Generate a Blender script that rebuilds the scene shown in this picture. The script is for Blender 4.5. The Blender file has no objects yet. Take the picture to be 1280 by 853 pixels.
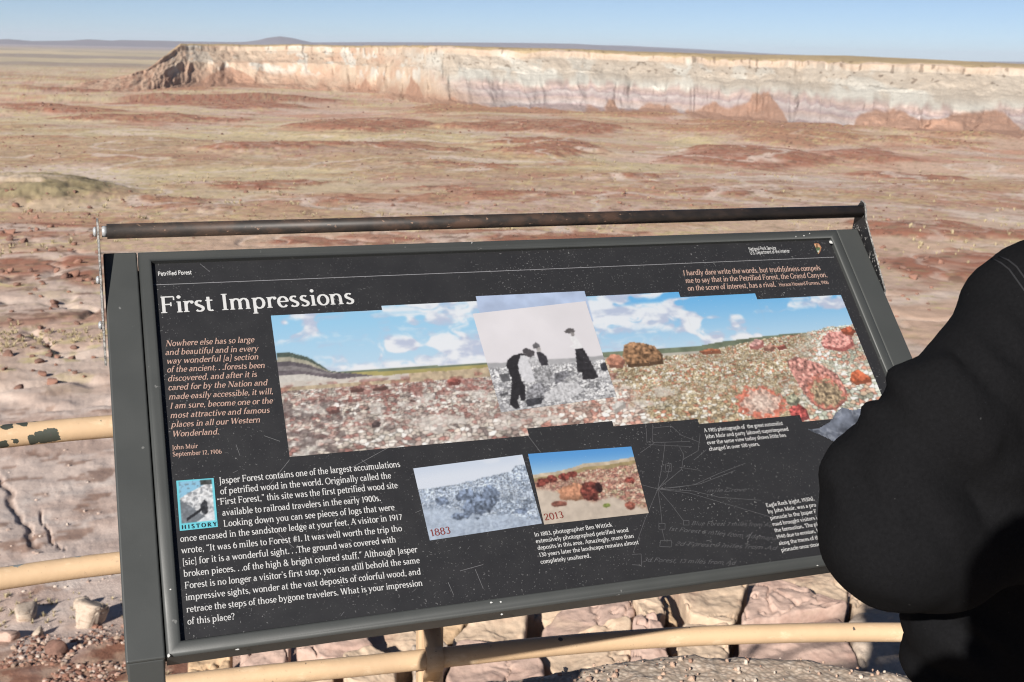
import bpy, bmesh, math, random
import numpy as np
from mathutils import Vector, Matrix

random.seed(7)
RNG = np.random.default_rng(11)
SC = bpy.context.scene
COL = SC.collection
R = math.radians

# ------------------------------------------------------------------ camera
FPX, CX, CY, EYE = 1465.15, 640.0, 426.5, 1.57
CAMROT = np.array([[0.99978, 0.02109, 0.0],        # rows: world x, y, z ; columns: camera right, down, forward
                   [0.00506, -0.23975, 0.97082],
                   [0.02048, -0.97060, -0.23980]])
_q, _r = np.linalg.qr(CAMROT)
CAMROT = _q * np.sign(np.diag(_r))
CAMPOS = np.array([0.0, 0.0, EYE])
cam = bpy.data.cameras.new("camera_lens")
cam_o = bpy.data.objects.new("view_camera", cam)
COL.objects.link(cam_o)
_m = np.eye(4)
_m[:3, 0] = CAMROT[:, 0]; _m[:3, 1] = -CAMROT[:, 1]; _m[:3, 2] = -CAMROT[:, 2]; _m[:3, 3] = CAMPOS
cam_o.matrix_world = Matrix(_m.tolist())
cam.sensor_width = 36.0
cam.lens = FPX / 1280.0 * 36.0
cam.clip_start = 0.05
cam.clip_end = 120000
cam.dof.use_dof = True
cam.dof.focus_distance = 1.62
cam.dof.aperture_fstop = 17.0
SC.camera = cam_o

# ------------------------------------------------------------------ sky, sun, exposure
SUN_EL, SUN_AZ = R(26.5), R(24.0)          # light travels forward and SUN_AZ to the right
TO_SUN = Vector((-math.sin(SUN_AZ) * math.cos(SUN_EL), -math.cos(SUN_AZ) * math.cos(SUN_EL), math.sin(SUN_EL)))
W = bpy.data.worlds.new("World"); SC.world = W; W.use_nodes = True
nt = W.node_tree
sky = nt.nodes.new("ShaderNodeTexSky")
sky.sky_type = 'NISHITA'; sky.sun_disc = False
sky.sun_elevation = SUN_EL
sky.sun_rotation = math.atan2(TO_SUN.x, TO_SUN.y)
sky.altitude = 1700; sky.air_density = 0.5; sky.dust_density = 0.45; sky.ozone_density = 1.6
nt.links.new(sky.outputs[0], nt.nodes["Background"].inputs[0])
nt.nodes["Background"].inputs[1].default_value = 0.05
sun = bpy.data.lights.new("sun", 'SUN'); sun.energy = 5.0; sun.angle = R(0.5); sun.color = (1.0, 0.955, 0.885)
sun_o = bpy.data.objects.new("sun", sun); COL.objects.link(sun_o)
sun_o.rotation_euler = TO_SUN.to_track_quat('Z', 'Y').to_euler()
sun_o.location = (-20, -40, 30)
SC.view_settings.view_transform = 'Standard'
SC.view_settings.look = 'None'
SC.view_settings.exposure = 0.78
SC.view_settings.gamma = 1.0
SC.cycles.use_denoising = True
SC.cycles.filter_width = 1.15

# ------------------------------------------------------------------ helpers: pixels of the photograph <-> world, noise
def ray(x, y):
    d = CAMROT @ np.array([(x - CX) / FPX, (y - CY) / FPX, 1.0])
    return d / np.linalg.norm(d)
def at_z(x, y, z):
    d = ray(x, y); return CAMPOS + d * ((z - EYE) / d[2])
def at_depth(x, y, dep):
    return CAMPOS + CAMROT @ (np.array([(x - CX) / FPX, (y - CY) / FPX, 1.0]) * dep)

def _hash(ix, iy, seed):
    h = (ix.astype(np.int64) * 374761393 + iy.astype(np.int64) * 668265263 + seed * 974634777) & 0xFFFFFFFF
    h = ((h ^ (h >> 13)) * 1274126177) & 0xFFFFFFFF
    h = ((h ^ (h >> 16)) * 2246822519) & 0xFFFFFFFF
    return ((h ^ (h >> 15)) & 0xFFFFFF) / float(0xFFFFFF)
def vnoise(x, y, seed=0):
    x = np.asarray(x, float); y = np.asarray(y, float)
    ix = np.floor(x); iy = np.floor(y); fx = x - ix; fy = y - iy
    fx = fx * fx * fx * (fx * (fx * 6 - 15) + 10); fy = fy * fy * fy * (fy * (fy * 6 - 15) + 10)
    a = _hash(ix, iy, seed); b = _hash(ix + 1, iy, seed); c = _hash(ix, iy + 1, seed); d = _hash(ix + 1, iy + 1, seed)
    return (a + (b - a) * fx) * (1 - fy) + (c + (d - c) * fx) * fy
def fbm(x, y, octv=4, seed=0, gain=0.5):
    s = 0; a = 1.0; t = 0
    c, n = math.cos(0.6), math.sin(0.6)
    for k in range(octv):
        s = s + a * vnoise(x, y, seed + k * 17); t += a; a *= gain
        x, y = (c * x - n * y) * 2.03 + 3.7, (n * x + c * y) * 2.03 + 1.3
    return s / t
def cells(x, y, seed=0):
    """distance to nearest and second nearest jittered point, and the id of the nearest"""
    ix = np.floor(x); iy = np.floor(y)
    d1 = np.full(x.shape, 9.0); d2 = np.full(x.shape, 9.0); idv = np.zeros(x.shape)
    for dx in (-1, 0, 1):
        for dy in (-1, 0, 1):
            cx = ix + dx; cy = iy + dy
            d = np.hypot(cx + _hash(cx, cy, seed) - x, cy + _hash(cx, cy, seed + 5) - y)
            near = d < d1
            d2 = np.where(near, d1, np.minimum(d2, d)); idv = np.where(near, _hash(cx, cy, seed + 9), idv); d1 = np.where(near, d, d1)
    return d1, d2, idv
def sstep(a, b, x):
    t = np.clip((np.asarray(x, float) - a) / (b - a), 0, 1); return t * t * (3 - 2 * t)
def lin(c):
    c = np.asarray(c, float) / 255.0
    return np.where(c <= 0.04045, c / 12.92, ((c + 0.055) / 1.055) ** 2.4)
def mix(a, b, t):
    t = np.asarray(t)[..., None]; return np.asarray(a) * (1 - t) + np.asarray(b) * t

# ------------------------------------------------------------------ helpers: objects
def tag(o, label=None, cat=None, group=None, kind=None):
    if label: o["label"] = label
    if cat: o["category"] = cat
    if group: o["group"] = group
    if kind: o["kind"] = kind
    return o
def link(o, parent=None):
    COL.objects.link(o)
    if parent: o.parent = parent
    return o
def empty(name, loc=(0, 0, 0), mat=None):
    o = bpy.data.objects.new(name, None); COL.objects.link(o)
    if mat is not None: o.matrix_world = mat
    else: o.location = loc
    o.empty_display_size = 0.1
    return o
def np_mesh(name, verts, faces, mat=None, parent=None, smooth=True, colors=None):
    """faces: (n,4) or (n,3) int array"""
    me = bpy.data.meshes.new(name)
    verts = np.asarray(verts, np.float32); faces = np.asarray(faces, np.int32); k = faces.shape[1]
    me.vertices.add(len(verts)); me.vertices.foreach_set("co", verts.ravel())
    me.loops.add(faces.size); me.loops.foreach_set("vertex_index", faces.ravel())
    me.polygons.add(len(faces))
    me.polygons.foreach_set("loop_start", np.arange(0, faces.size, k, dtype=np.int32))
    me.polygons.foreach_set("use_smooth", np.full(len(faces), smooth, bool))
    me.update(calc_edges=True)
    if colors is not None:
        a = me.color_attributes.new("albedo", 'FLOAT_COLOR', 'POINT')
        c = np.ones((len(verts), 4), np.float32); c[:, :3] = colors; a.data.foreach_set("color", c.ravel())
    if mat: me.materials.append(mat)
    return link(bpy.data.objects.new(name, me), parent)
def bm_obj(name, bm, mat=None, parent=None, smooth=False):
    me = bpy.data.meshes.new(name); bm.normal_update(); bm.to_mesh(me); bm.free()
    if mat: me.materials.append(mat)
    if smooth: me.polygons.foreach_set("use_smooth", np.ones(len(me.polygons), bool))
    return link(bpy.data.objects.new(name, me), parent)
def grid_faces(nr, nc):
    i = np.arange(nr - 1)[:, None] * nc + np.arange(nc - 1)[None, :]
    return np.stack([i, i + 1, i + nc + 1, i + nc], -1).reshape(-1, 4)
def add_box(bm, lo, hi, bev=0.0, seg=2):
    r = bmesh.ops.create_cube(bm, size=1.0)
    s = [hi[i] - lo[i] for i in range(3)]; c = [(hi[i] + lo[i]) / 2 for i in range(3)]
    for v in r["verts"]: v.co = Vector((v.co.x * s[0] + c[0], v.co.y * s[1] + c[1], v.co.z * s[2] + c[2]))
    if bev > 0:
        es = list({e for v in r["verts"] for e in v.link_edges})
        bmesh.ops.bevel(bm, geom=es, offset=bev, segments=seg, profile=0.5, affect='EDGES')
def add_tube(bm, pts, rad, n=16, caps=True):
    pts = [Vector(p) for p in pts]; rings = []
    rads = rad if hasattr(rad, "__len__") else [rad] * len(pts)
    up = Vector((0, 0, 1)); prev = None
    for i, p in enumerate(pts):
        t = (pts[min(i + 1, len(pts) - 1)] - pts[max(i - 1, 0)]).normalized()
        a = prev if prev is not None else (up if abs(t.dot(up)) < 0.95 else Vector((1, 0, 0)))
        a = (a - t * a.dot(t)).normalized(); prev = a; b = t.cross(a)
        rings.append([bm.verts.new(p + (a * math.cos(2 * math.pi * k / n) + b * math.sin(2 * math.pi * k / n)) * rads[i]) for k in range(n)])
    for r0, r1 in zip(rings, rings[1:]):
        for k in range(n):
            bm.faces.new((r0[k], r0[(k + 1) % n], r1[(k + 1) % n], r1[k])).smooth = True
    if caps:
        bm.faces.new(rings[0][::-1]); bm.faces.new(rings[-1])
def add_prism(bm, poly, z0, z1, fn=lambda x, y, z: (x, y, z)):
    b = [bm.verts.new(fn(x, y, z0)) for x, y in poly]; t = [bm.verts.new(fn(x, y, z1)) for x, y in poly]
    n = len(poly)
    bm.faces.new(b[::-1]); bm.faces.new(t)
    for i in range(n): bm.faces.new((b[i], b[(i + 1) % n], t[(i + 1) % n], t[i]))

# ------------------------------------------------------------------ materials
class NB:
    """small node builder"""
    def __init__(s, name, rough=0.8, spec=0.3, metal=0.0):
        s.m = bpy.data.materials.new(name); s.m.use_nodes = True; s.t = s.m.node_tree
        s.p = s.t.nodes["Principled BSDF"]
        s.p.inputs["Roughness"].default_value = rough; s.p.inputs["Specular IOR Level"].default_value = spec
        s.p.inputs["Metallic"].default_value = metal
        s.tc = s.t.nodes.new("ShaderNodeTexCoord")
    def n(s, typ, **kw):
        nd = s.t.nodes.new(typ)
        for k, v in kw.items(): setattr(nd, k, v)
        return nd
    def set(s, sock, v):
        if hasattr(v, "is_linked") or hasattr(v, "links"): s.t.links.new(v, sock)
        else: sock.default_value = v
    def noise(s, scale, detail=4, rough=0.55, vec=None, dist=0.0, out=0):
        nd = s.n("ShaderNodeTexNoise"); nd.inputs["Scale"].default_value = scale; nd.inputs["Detail"].default_value = detail
        nd.inputs["Roughness"].default_value = rough; nd.inputs["Distortion"].default_value = dist
        s.set(nd.inputs["Vector"], vec or s.tc.outputs["Object"]); return nd.outputs[out]
    def voro(s, scale, vec=None, out="Distance", feature='F1'):
        nd = s.n("ShaderNodeTexVoronoi"); nd.feature = feature; nd.inputs["Scale"].default_value = scale
        s.set(nd.inputs["Vector"], vec or s.tc.outputs["Object"]); return nd.outputs[out]
    def map(s, scale):
        nd = s.n("ShaderNodeMapping"); nd.inputs["Scale"].default_value = scale
        s.set(nd.inputs["Vector"], s.tc.outputs["Object"]); return nd.outputs[0]
    def ramp(s, fac, stops, interp='LINEAR'):
        nd = s.n("ShaderNodeValToRGB"); cr = nd.color_ramp; cr.interpolation = interp
        while len(cr.elements) < len(stops): cr.elements.new(0.5)
        for e, (p, c) in zip(cr.elements, stops):
            e.position = p; e.color = tuple(c) + (1,) if hasattr(c, "__len__") else (c, c, c, 1)
        s.set(nd.inputs[0], fac); return nd.outputs[0]
    def math(s, op, a, b=0.5, clamp=False):
        nd = s.n("ShaderNodeMath", operation=op, use_clamp=clamp); s.set(nd.inputs[0], a); s.set(nd.inputs[1], b); return nd.outputs[0]
    def mixc(s, fac, a, b, mode='MIX'):
        nd = s.n("ShaderNodeMix", data_type='RGBA', blend_type=mode)
        s.set(nd.inputs[0], fac)
        s.set(nd.inputs[6], a if hasattr(a, "links") else tuple(a) + (1,)); s.set(nd.inputs[7], b if hasattr(b, "links") else tuple(b) + (1,))
        return nd.outputs[2]
    def color(s, v): s.set(s.p.inputs["Base Color"], v if hasattr(v, "links") else tuple(v) + (1,)); return s
    def rough(s, v): s.set(s.p.inputs["Roughness"], v); return s
    def bump(s, h, strength=0.5, dist=0.01):
        nd = s.n("ShaderNodeBump"); nd.inputs["Strength"].default_value = strength; nd.inputs["Distance"].default_value = dist
        s.set(nd.inputs["Height"], h); s.t.links.new(nd.outputs[0], s.p.inputs["Normal"]); return s
    def attr(s, name="albedo"):
        nd = s.n("ShaderNodeAttribute"); nd.attribute_name = name; return nd.outputs["Color"]
MAT = {}
def simple(name, col, rough=0.7, spec=0.3, nscale=0, namp=0.2, metal=0.0):
    b = NB(name, rough, spec, metal)
    if nscale:
        f = b.noise(nscale, 5)
        b.color(b.mixc(f, [c * (1 - namp) for c in col], [min(1, c * (1 + namp)) for c in col]))
    else: b.color(col)
    MAT[name] = b.m; return b.m

# ------------------------------------------------------------------ terrain: one sheet from the overlook to the horizon
_PR = np.array([0.5, 2.5, 3.6, 5.0, 8.0, 12, 16, 20, 24, 30, 38, 50, 65, 85, 120, 170, 230, 310, 400, 550, 750, 1100, 1600, 4000, 12000, 60000])
_PZ = np.array([-1.0, -1.1, -1.6, -2.6, -4.4, -6.6, -8.6, -10.6, -12.2, -13.2, -14.2, -15.6, -17.0, -18.6, -21.0, -24.3, -27.6, -31.6, -35.4, -40.4, -45.5, -48.5, -50, -51, -53, -62])
_LT = np.linspace(math.log(0.5), math.log(60000), 1600)
_ZT = np.interp(_LT, np.log(_PR), _PZ)
_k = np.hanning(61); _k /= _k.sum()
_ZS = np.convolve(np.pad(_ZT, 30, mode='edge'), _k, mode='valid')
def prof(r): return np.interp(np.log(np.maximum(r, 0.5)), _LT, _ZS)
_RT = np.exp(_LT); _TD = (EYE - _ZS) / _RT
def ground(px, py):
    """world point of the valley profile seen at a pixel of the photograph"""
    d = ray(px, py); td = -d[2] / math.hypot(d[0], d[1])
    m = _RT > 3.0
    r = float(np.interp(td, _TD[m][::-1], _RT[m][::-1]))
    a = math.atan2(d[0], d[1])
    return r * math.sin(a), r * math.cos(a), r

# patches of the valley floor: centre and half size measured on the photograph, kind
PATCH = [
    (150, 105, 85, 6, 'talus'), (215, 110, 70, 5, 'talus'), (95, 112, 60, 3, 'red'), (50, 136, 70, 5, 'red'), (310, 129, 125, 6, 'red'), (165, 150, 95, 4, 'red'), (340, 193, 78, 6, 'red'), (465, 161, 76, 9, 'red'),
    (680, 161, 95, 6, 'red'), (680, 191, 64, 8, 'red'), (490, 188, 82, 4, 'red'), (800, 229, 78, 7, 'red'), (640, 247, 125, 5, 'red'),
    (950, 196, 66, 12, 'red'), (960, 160, 112, 11, 'talus'), (1215, 170, 78, 9, 'talus'), (1085, 192, 82, 8, 'red'), (1190, 294, 105, 13, 'red'),
    (240, 262, 66, 9, 'red'), (330, 235, 60, 5, 'red'), (60, 330, 90, 26, 'red'), (60, 388, 105, 26, 'red'), (40, 288, 70, 8, 'red'),
    (600, 135, 80, 8, 'talus'), (790, 143, 70, 7, 'talus'), (560, 213, 70, 4, 'red'), (900, 245, 60, 5, 'red'), (420, 252, 60, 4, 'red'),
    (1180, 215, 80, 5, 'red'), (700, 300, 160, 7, 'red'), (1200, 345, 70, 22, 'red'), (450, 300, 120, 8, 'red'),
    (60, 222, 95, 9, 'pale'), (115, 228, 40, 8, 'pale'), (1075, 240, 42, 5, 'pale'), (235, 232, 26, 3, 'pale'), (60, 300, 34, 7, 'pale'),
    (1020, 262, 90, 8, 'pale'), (70, 345, 30, 8, 'pale'), (30, 352, 25, 6, 'pale'), (1000, 226, 60, 4, 'pale'), (560, 265, 120, 7, 'pale'), (800, 262, 130, 7, 'pale'),
    (330, 172, 150, 7, 'grass'), (120, 180, 130, 16, 'grass'), (600, 205, 90, 6, 'grass'), (720, 215, 120, 5, 'grass'), (560, 174, 90, 4, 'grass'),
    (760, 205, 70, 5, 'grass'), (1040, 252, 120, 5, 'grass'), (860, 181, 50, 8, 'grass'), (90, 420, 60, 12, 'straw'), (60, 440, 50, 8, 'straw'), (350, 215, 90, 5, 'grass'), (1150, 305, 60, 5, 'straw'),
]
def build_ground():
    a1 = np.linspace(R(-26.5), R(26.5), 960)
    a0 = np.linspace(R(-180), R(-26.5), 120)[:-1]; a2 = np.linspace(R(26.5), R(180), 120)[1:]
    az = np.concatenate([a0, a1, a2])
    rr = np.concatenate([np.linspace(0.6, 4.8, 14)[:-1], np.exp(np.linspace(math.log(4.8), math.log(60), 330))[:-1],
                         np.exp(np.linspace(math.log(60), math.log(1100), 430))[:-1], np.exp(np.linspace(math.log(1100), math.log(60000), 150))])
    A, Rr = np.meshgrid(az, rr)
    X = Rr * np.sin(A); Y = Rr * np.cos(A)
    Z = prof(Rr)
    # masks
    wob = 0.55 * (fbm(X / 60, Y / 60, 5, 3) - 0.5)
    n_big = fbm(X / 150 + 9, Y / 150, 5, 21); n_mid = fbm(X / 26, Y / 26, 5, 31); n_sm = fbm(X / 4.2, Y / 4.2, 6, 41, 0.62); n_ti = fbm(X / 1.1, Y / 1.1, 4, 51)
    M = {k: np.zeros_like(X) for k in ('red', 'talus', 'pale', 'grass', 'straw', 'rise')}
    for cx, cy, wx, wy, kind in PATCH:
        x0, y0, r0 = ground(cx, cy); _, _, ra = ground(cx, cy - wy); _, _, rb = ground(cx, cy + wy)
        a = math.atan2(x0, y0); dr = 0.5 * (ra - rb); da = wx / FPX * r0
        j0, j1 = np.searchsorted(az, a - 2.0 * da / r0), np.searchsorted(az, a + 2.0 * da / r0)
        i0, i1 = np.searchsorted(rr, max(rb - 1.2 * dr, rb * 0.85)), np.searchsorted(rr, ra + 1.2 * dr)
        sl = (slice(i0, i1), slice(j0, j1)); Xs, Ys = X[sl], Y[sl]
        u = (Xs * math.cos(a) - Ys * math.sin(a)) / da                      # across
        v = (Xs * math.sin(a) + Ys * math.cos(a) - (ra + rb) / 2) / dr      # along
        sc = max(6.0, 0.6 * dr)
        w = 1.2 * (fbm(Xs / sc + cx, Ys / sc, 5, int(cx), 0.6) - 0.5) + 1.3 * (fbm(Xs / (2.6 * sc) + cx, Ys / (2.6 * sc), 3, int(cx) + 3) - 0.5)
        d = np.sqrt(u * u + v * v) + 1.6 * w
        M[kind][sl] = np.maximum(M[kind][sl], sstep(1.2, 0.75, d))
        if kind in ('red', 'talus'): M['rise'][sl] = np.maximum(M['rise'][sl], sstep(1.45, 0.1, d) * min(2.6, 0.05 * dr))
    far = sstep(60, 200, Rr)
    red = np.clip(np.maximum(M['red'], far * sstep(0.60, 0.70, n_big + 0.3 * (n_mid - 0.5)) * 0.5), 0, 1)
    # low mounds carrying the red beds, gullies, lumps
    Z = Z + far * (M['rise'] * sstep(100, 260, Rr) + (n_big - 0.5) * 10 * sstep(120, 500, Rr) + (n_mid - 0.5) * 0.9)
    Z = Z + (n_sm - 0.5) * 0.42 * sstep(12, 40, Rr) * sstep(900, 300, Rr) + (n_ti - 0.5) * 0.10 * sstep(4, 12, Rr) * sstep(160, 60, Rr)
    rill = np.abs(fbm(X / 14 + 5, Y / 22, 4, 77) - 0.5) * 2
    Z = Z - (0.28 * sstep(0.10, 0.0, rill)) * sstep(14, 30, Rr) * sstep(260, 120, Rr)
    trench = np.zeros_like(X)
    for line, wd in (([(-8, 590), (6, 608), (14, 628), (24, 648), (34, 664), (47, 683)], 0.12), ([(50, 640), (62, 664), (76, 690)], 0.04)):
        P = [ground(a_, b_)[:2] for a_, b_ in line]
        j0, j1 = np.searchsorted(az, R(-32)), np.searchsorted(az, R(-18)); i0, i1 = np.searchsorted(rr, 22), np.searchsorted(rr, 75); sl = (slice(i0, i1), slice(j0, j1))
        qx = X[sl] + 0.5 * (fbm(X[sl] / 1.2, Y[sl] / 1.2, 3, 95) - 0.5); qy = Y[sl] + 0.9 * (fbm(X[sl] / 1.2 + 9, Y[sl] / 1.2, 3, 96) - 0.5); best = np.full(qx.shape, 99.0)
        for (ax, ay), (bx, by) in zip(P, P[1:]):
            L2 = (bx - ax) ** 2 + (by - ay) ** 2; t_ = np.clip(((qx - ax) * (bx - ax) + (qy - ay) * (by - ay)) / L2, 0, 1); best = np.minimum(best, np.hypot(qx - ax - (bx - ax) * t_, qy - ay - (by - ay) * t_))
        trench[sl] = np.maximum(trench[sl], sstep(wd * 1.6, wd * 0.4, best))
    Z = Z - trench * 0.08
    # grassy hill on the left with a bare pale shoulder
    hx, hy, hr = ground(22, 243); ha = math.atan2(hx, hy)
    hu = (X * math.cos(ha) - Y * math.sin(ha)); hv = (X * math.sin(ha) + Y * math.cos(ha) - hr)
    hd = np.sqrt((hu / 29) ** 2 + (hv / 52) ** 2) + 0.5 * wob
    hill = sstep(1.0, 0.15, hd)
    hrill = np.abs(fbm(X / 7 + 2, Y / 16, 4, 79) - 0.5) * 2
    Z = Z + hill * 3.8 - hill * (1 - hill) * 2.0 * sstep(0.35, 0.0, hrill) + hill * (n_sm - 0.5) * 1.0
    # rubble bench of the sandstone ledge, facing the overlook
    zl = -4.60 + (Rr - 10.8) * 0.10 - 0.62
    lw = sstep(R(-17.5), R(-15.5), A) * sstep(R(60), R(45), A) * sstep(7.5, 9.5, Rr) * sstep(16.5, 13.9, Rr)
    Z = Z * (1 - lw) + zl * lw
    # behind the viewer the land stays level
    front = sstep(R(120), R(80), np.abs(A))
    Z = Z * front + (1 - front) * (-0.35 - 0.02 * Rr ** 0.5)
    # ------------- colour of the soils and ground cover
    tan = np.array([0.46, 0.325, 0.25]); olive = np.array([0.465, 0.385, 0.262]); redc = np.array([0.290, 0.135, 0.092]); pale = np.array([0.53, 0.44, 0.385])
    talus = np.array([0.33, 0.175, 0.11]); greyp = np.array([0.45, 0.345, 0.30]); straw = np.array([0.54, 0.43, 0.255]); umber = np.array([0.16, 0.095, 0.07])
    c = mix(tan, olive, sstep(0.34, 0.56, n_big + 0.4 * (n_mid - 0.5)) * sstep(100, 320, Rr) * (0.92 - 0.5 * sstep(R(-4), R(16), A + 0.3 * (n_big - 0.5))))
    c = mix(c, greyp, sstep(0.48, 0.66, fbm(X / 70 + 3, Y / 70, 5, 91)) * 0.65)
    c = mix(c, redc * 1.3, 0.5 * sstep(0.53, 0.66, fbm(X / 38 + 11, Y / 38, 6, 92, 0.6)) * far)
    c = mix(c, olive, np.clip(M['grass'], 0, 1) * 0.85)
    c = mix(c, straw, np.clip(M['grass'], 0, 1) * sstep(0.50, 0.66, n_sm) * 0.7 + 0.30 * sstep(0.58, 0.70, n_mid) * far)
    c = mix(c, pale, np.clip(M['pale'], 0, 1) * (0.5 + 0.5 * sstep(0.35, 0.6, n_sm)))
    c = mix(c, redc, red * (0.62 + 0.38 * sstep(0.3, 0.6, n_sm)) * sstep(40, 130, Rr))
    c = mix(c, talus, M['talus'] * 0.85)
    # winding washes of pale silt
    wx = X + 30 * (fbm(X / 60, Y / 60, 3, 93) - 0.5); wash = np.abs(fbm(wx / 46 + 5, Y / 70, 3, 94) - 0.5) * 2
    c = mix(c, pale * 1.02, 0.75 * sstep(0.075, 0.02, wash) * sstep(45, 80, Rr) * sstep(900, 500, Rr))
    c = mix(c, pale, 0.5 * sstep(0.10, 0.0, rill) * sstep(30, 60, Rr) * sstep(600, 300, Rr))
    # grass clumps; dark dots paint stones and their shade, too small to tell apart
    tuft = sstep(0.60, 0.70, fbm(X / 1.7, Y / 1.7, 3, 62)) * sstep(0.40, 0.58, n_mid + 0.3 * (n_big - 0.5)) * sstep(45, 80, Rr) * (1 - 0.7 * red)
    c = mix(c, np.array([0.47, 0.40, 0.21]), 0.75 * tuft)
    c = mix(c, np.array([0.24, 0.19, 0.12]), 0.55 * sstep(0.68, 0.76, fbm(X / 2.1 + 7, Y / 2.1, 3, 64)) * sstep(60, 110, Rr))
    c = mix(c, umber, 0.75 * sstep(0.64, 0.74, fbm(X / 2.4, Y / 2.4, 3, 63)) * sstep(50, 90, Rr) * (0.25 + 0.75 * np.maximum(red, M['talus'])))
    c = c * (0.86 + 0.28 * fbm(X / 0.9, Y / 0.9, 3, 65))[..., None]
    # distant plain
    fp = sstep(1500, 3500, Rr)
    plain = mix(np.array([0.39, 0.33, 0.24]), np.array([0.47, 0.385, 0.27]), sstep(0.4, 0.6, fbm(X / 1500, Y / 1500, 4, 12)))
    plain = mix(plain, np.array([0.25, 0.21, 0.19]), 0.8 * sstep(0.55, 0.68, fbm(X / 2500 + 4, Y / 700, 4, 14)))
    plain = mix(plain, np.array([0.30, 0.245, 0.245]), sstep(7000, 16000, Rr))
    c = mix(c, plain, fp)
    # grassy hill
    hg = mix(np.array([0.22, 0.178, 0.105]), np.array([0.31, 0.255, 0.155]), sstep(0.4, 0.6, n_sm)); hg = mix(hg, np.array([0.24, 0.19, 0.125]), 0.6 * sstep(0.25, 0.0, hrill))
    c = mix(c, hg, sstep(0.2, 0.5, hill) * sstep(0.28, 0.42, n_mid + 0.25 * (n_sm - .5)))
    # near slope: grey pink clay on the left, red rubble below it, cream sandstone to the right
    near = sstep(85, 48, Rr + 22 * (n_mid - 0.5))
    clay = mix(np.array([0.43, 0.325, 0.28]), np.array([0.52, 0.425, 0.38]), sstep(0.42, 0.60, fbm(X / 5 + 1, Y / 5, 6, 71)))
    clay = mix(clay, np.array([0.39, 0.255, 0.20]), 0.55 * sstep(0.55, 0.66, fbm(X / 8 + 8, Y / 8, 5, 72)))
    vein = np.abs(fbm(X / 5 + 3, Y / 5 + 2, 4, 76) - 0.5) * 2
    clay = mix(clay, np.array([0.56, 0.48, 0.44]), 0.7 * sstep(0.09, 0.02, vein)); 
    clay = mix(clay, umber * 1.4, 0.7 * sstep(0.66, 0.74, fbm(X / 1.1, Y / 1.1, 3, 78)))
    clay = mix(clay, umber * 0.9, trench * 0.5)  # shade inside the rill painted into the clay as a dark line
    c = mix(c, clay, near)
    rub = sstep(31.0, 26.5, Rr + 6.0 * (fbm(X / 2.2, Y / 2.2, 4, 73) - 0.5)) * sstep(R(-14), R(-17), A)
    rubc = mix(np.array([0.25, 0.12, 0.08]), np.array([0.38, 0.25, 0.18]), sstep(0.42, 0.62, fbm(X / 0.5, Y / 0.5, 4, 74)))
    c = mix(c, rubc, rub)
    stone = sstep(17.5, 14.5, Rr + 1.5 * (n_ti - 0.5)) * (1 - sstep(R(-14), R(-17), A))
    stc = mix(np.array([0.42, 0.31, 0.23]), np.array([0.37, 0.255, 0.205]), sstep(0.4, 0.6, fbm(X / 1.3, Y / 1.3, 4, 75)))
    c = mix(c, stc, stone)
    V = np.stack([X, Y, Z], -1).reshape(-1, 3)
    b = NB("desert_soil", 0.95, 0.1)
    base = b.attr()
    pos = b.tc.outputs["Object"]
    f1 = b.noise(1.6, 8, 0.65); f2 = b.noise(0.16, 7, 0.6); f3 = b.noise(14, 5, 0.6)
    m = b.mixc(0.34, base, b.mixc(f1, (0.25, 0.25, 0.25), (0.85, 0.82, 0.78)), 'OVERLAY')
    m = b.mixc(0.28, m, b.mixc(f2, (0.22, 0.21, 0.20), (0.80, 0.80, 0.78)), 'OVERLAY')
    m = b.mixc(0.25, m, b.mixc(f3, (0.25, 0.23, 0.22), (0.78, 0.78, 0.78)), 'OVERLAY')
    b.color(m); b.bump(b.math('ADD', f1, b.math('MULTIPLY', f3, 0.3)), 0.5, 0.12)
    MAT['soil'] = b.m
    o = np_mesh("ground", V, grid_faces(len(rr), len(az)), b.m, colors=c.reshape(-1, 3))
    tag(o, kind='structure', label="red, tan and pale desert floor falling away to the plain below the overlook", cat="ground")
    return (X, Y, Z, az, rr, np.maximum(red, M['talus']))
GX, GY, GZ, GAZ, GRR, GRED = build_ground()
def gz(x, y):
    """height of the ground sheet at x, y"""
    r = math.hypot(x, y); a = math.atan2(x, y)
    i = int(np.clip(np.searchsorted(GRR, r) - 1, 0, len(GRR) - 2)); j = int(np.clip(np.searchsorted(GAZ, a) - 1, 0, len(GAZ) - 2))
    u = (r - GRR[i]) / (GRR[i + 1] - GRR[i]); v = (a - GAZ[j]) / (GAZ[j + 1] - GAZ[j])
    return float((GZ[i, j] * (1 - v) + GZ[i, j + 1] * v) * (1 - u) + (GZ[i + 1, j] * (1 - v) + GZ[i + 1, j + 1] * v) * u)

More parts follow.
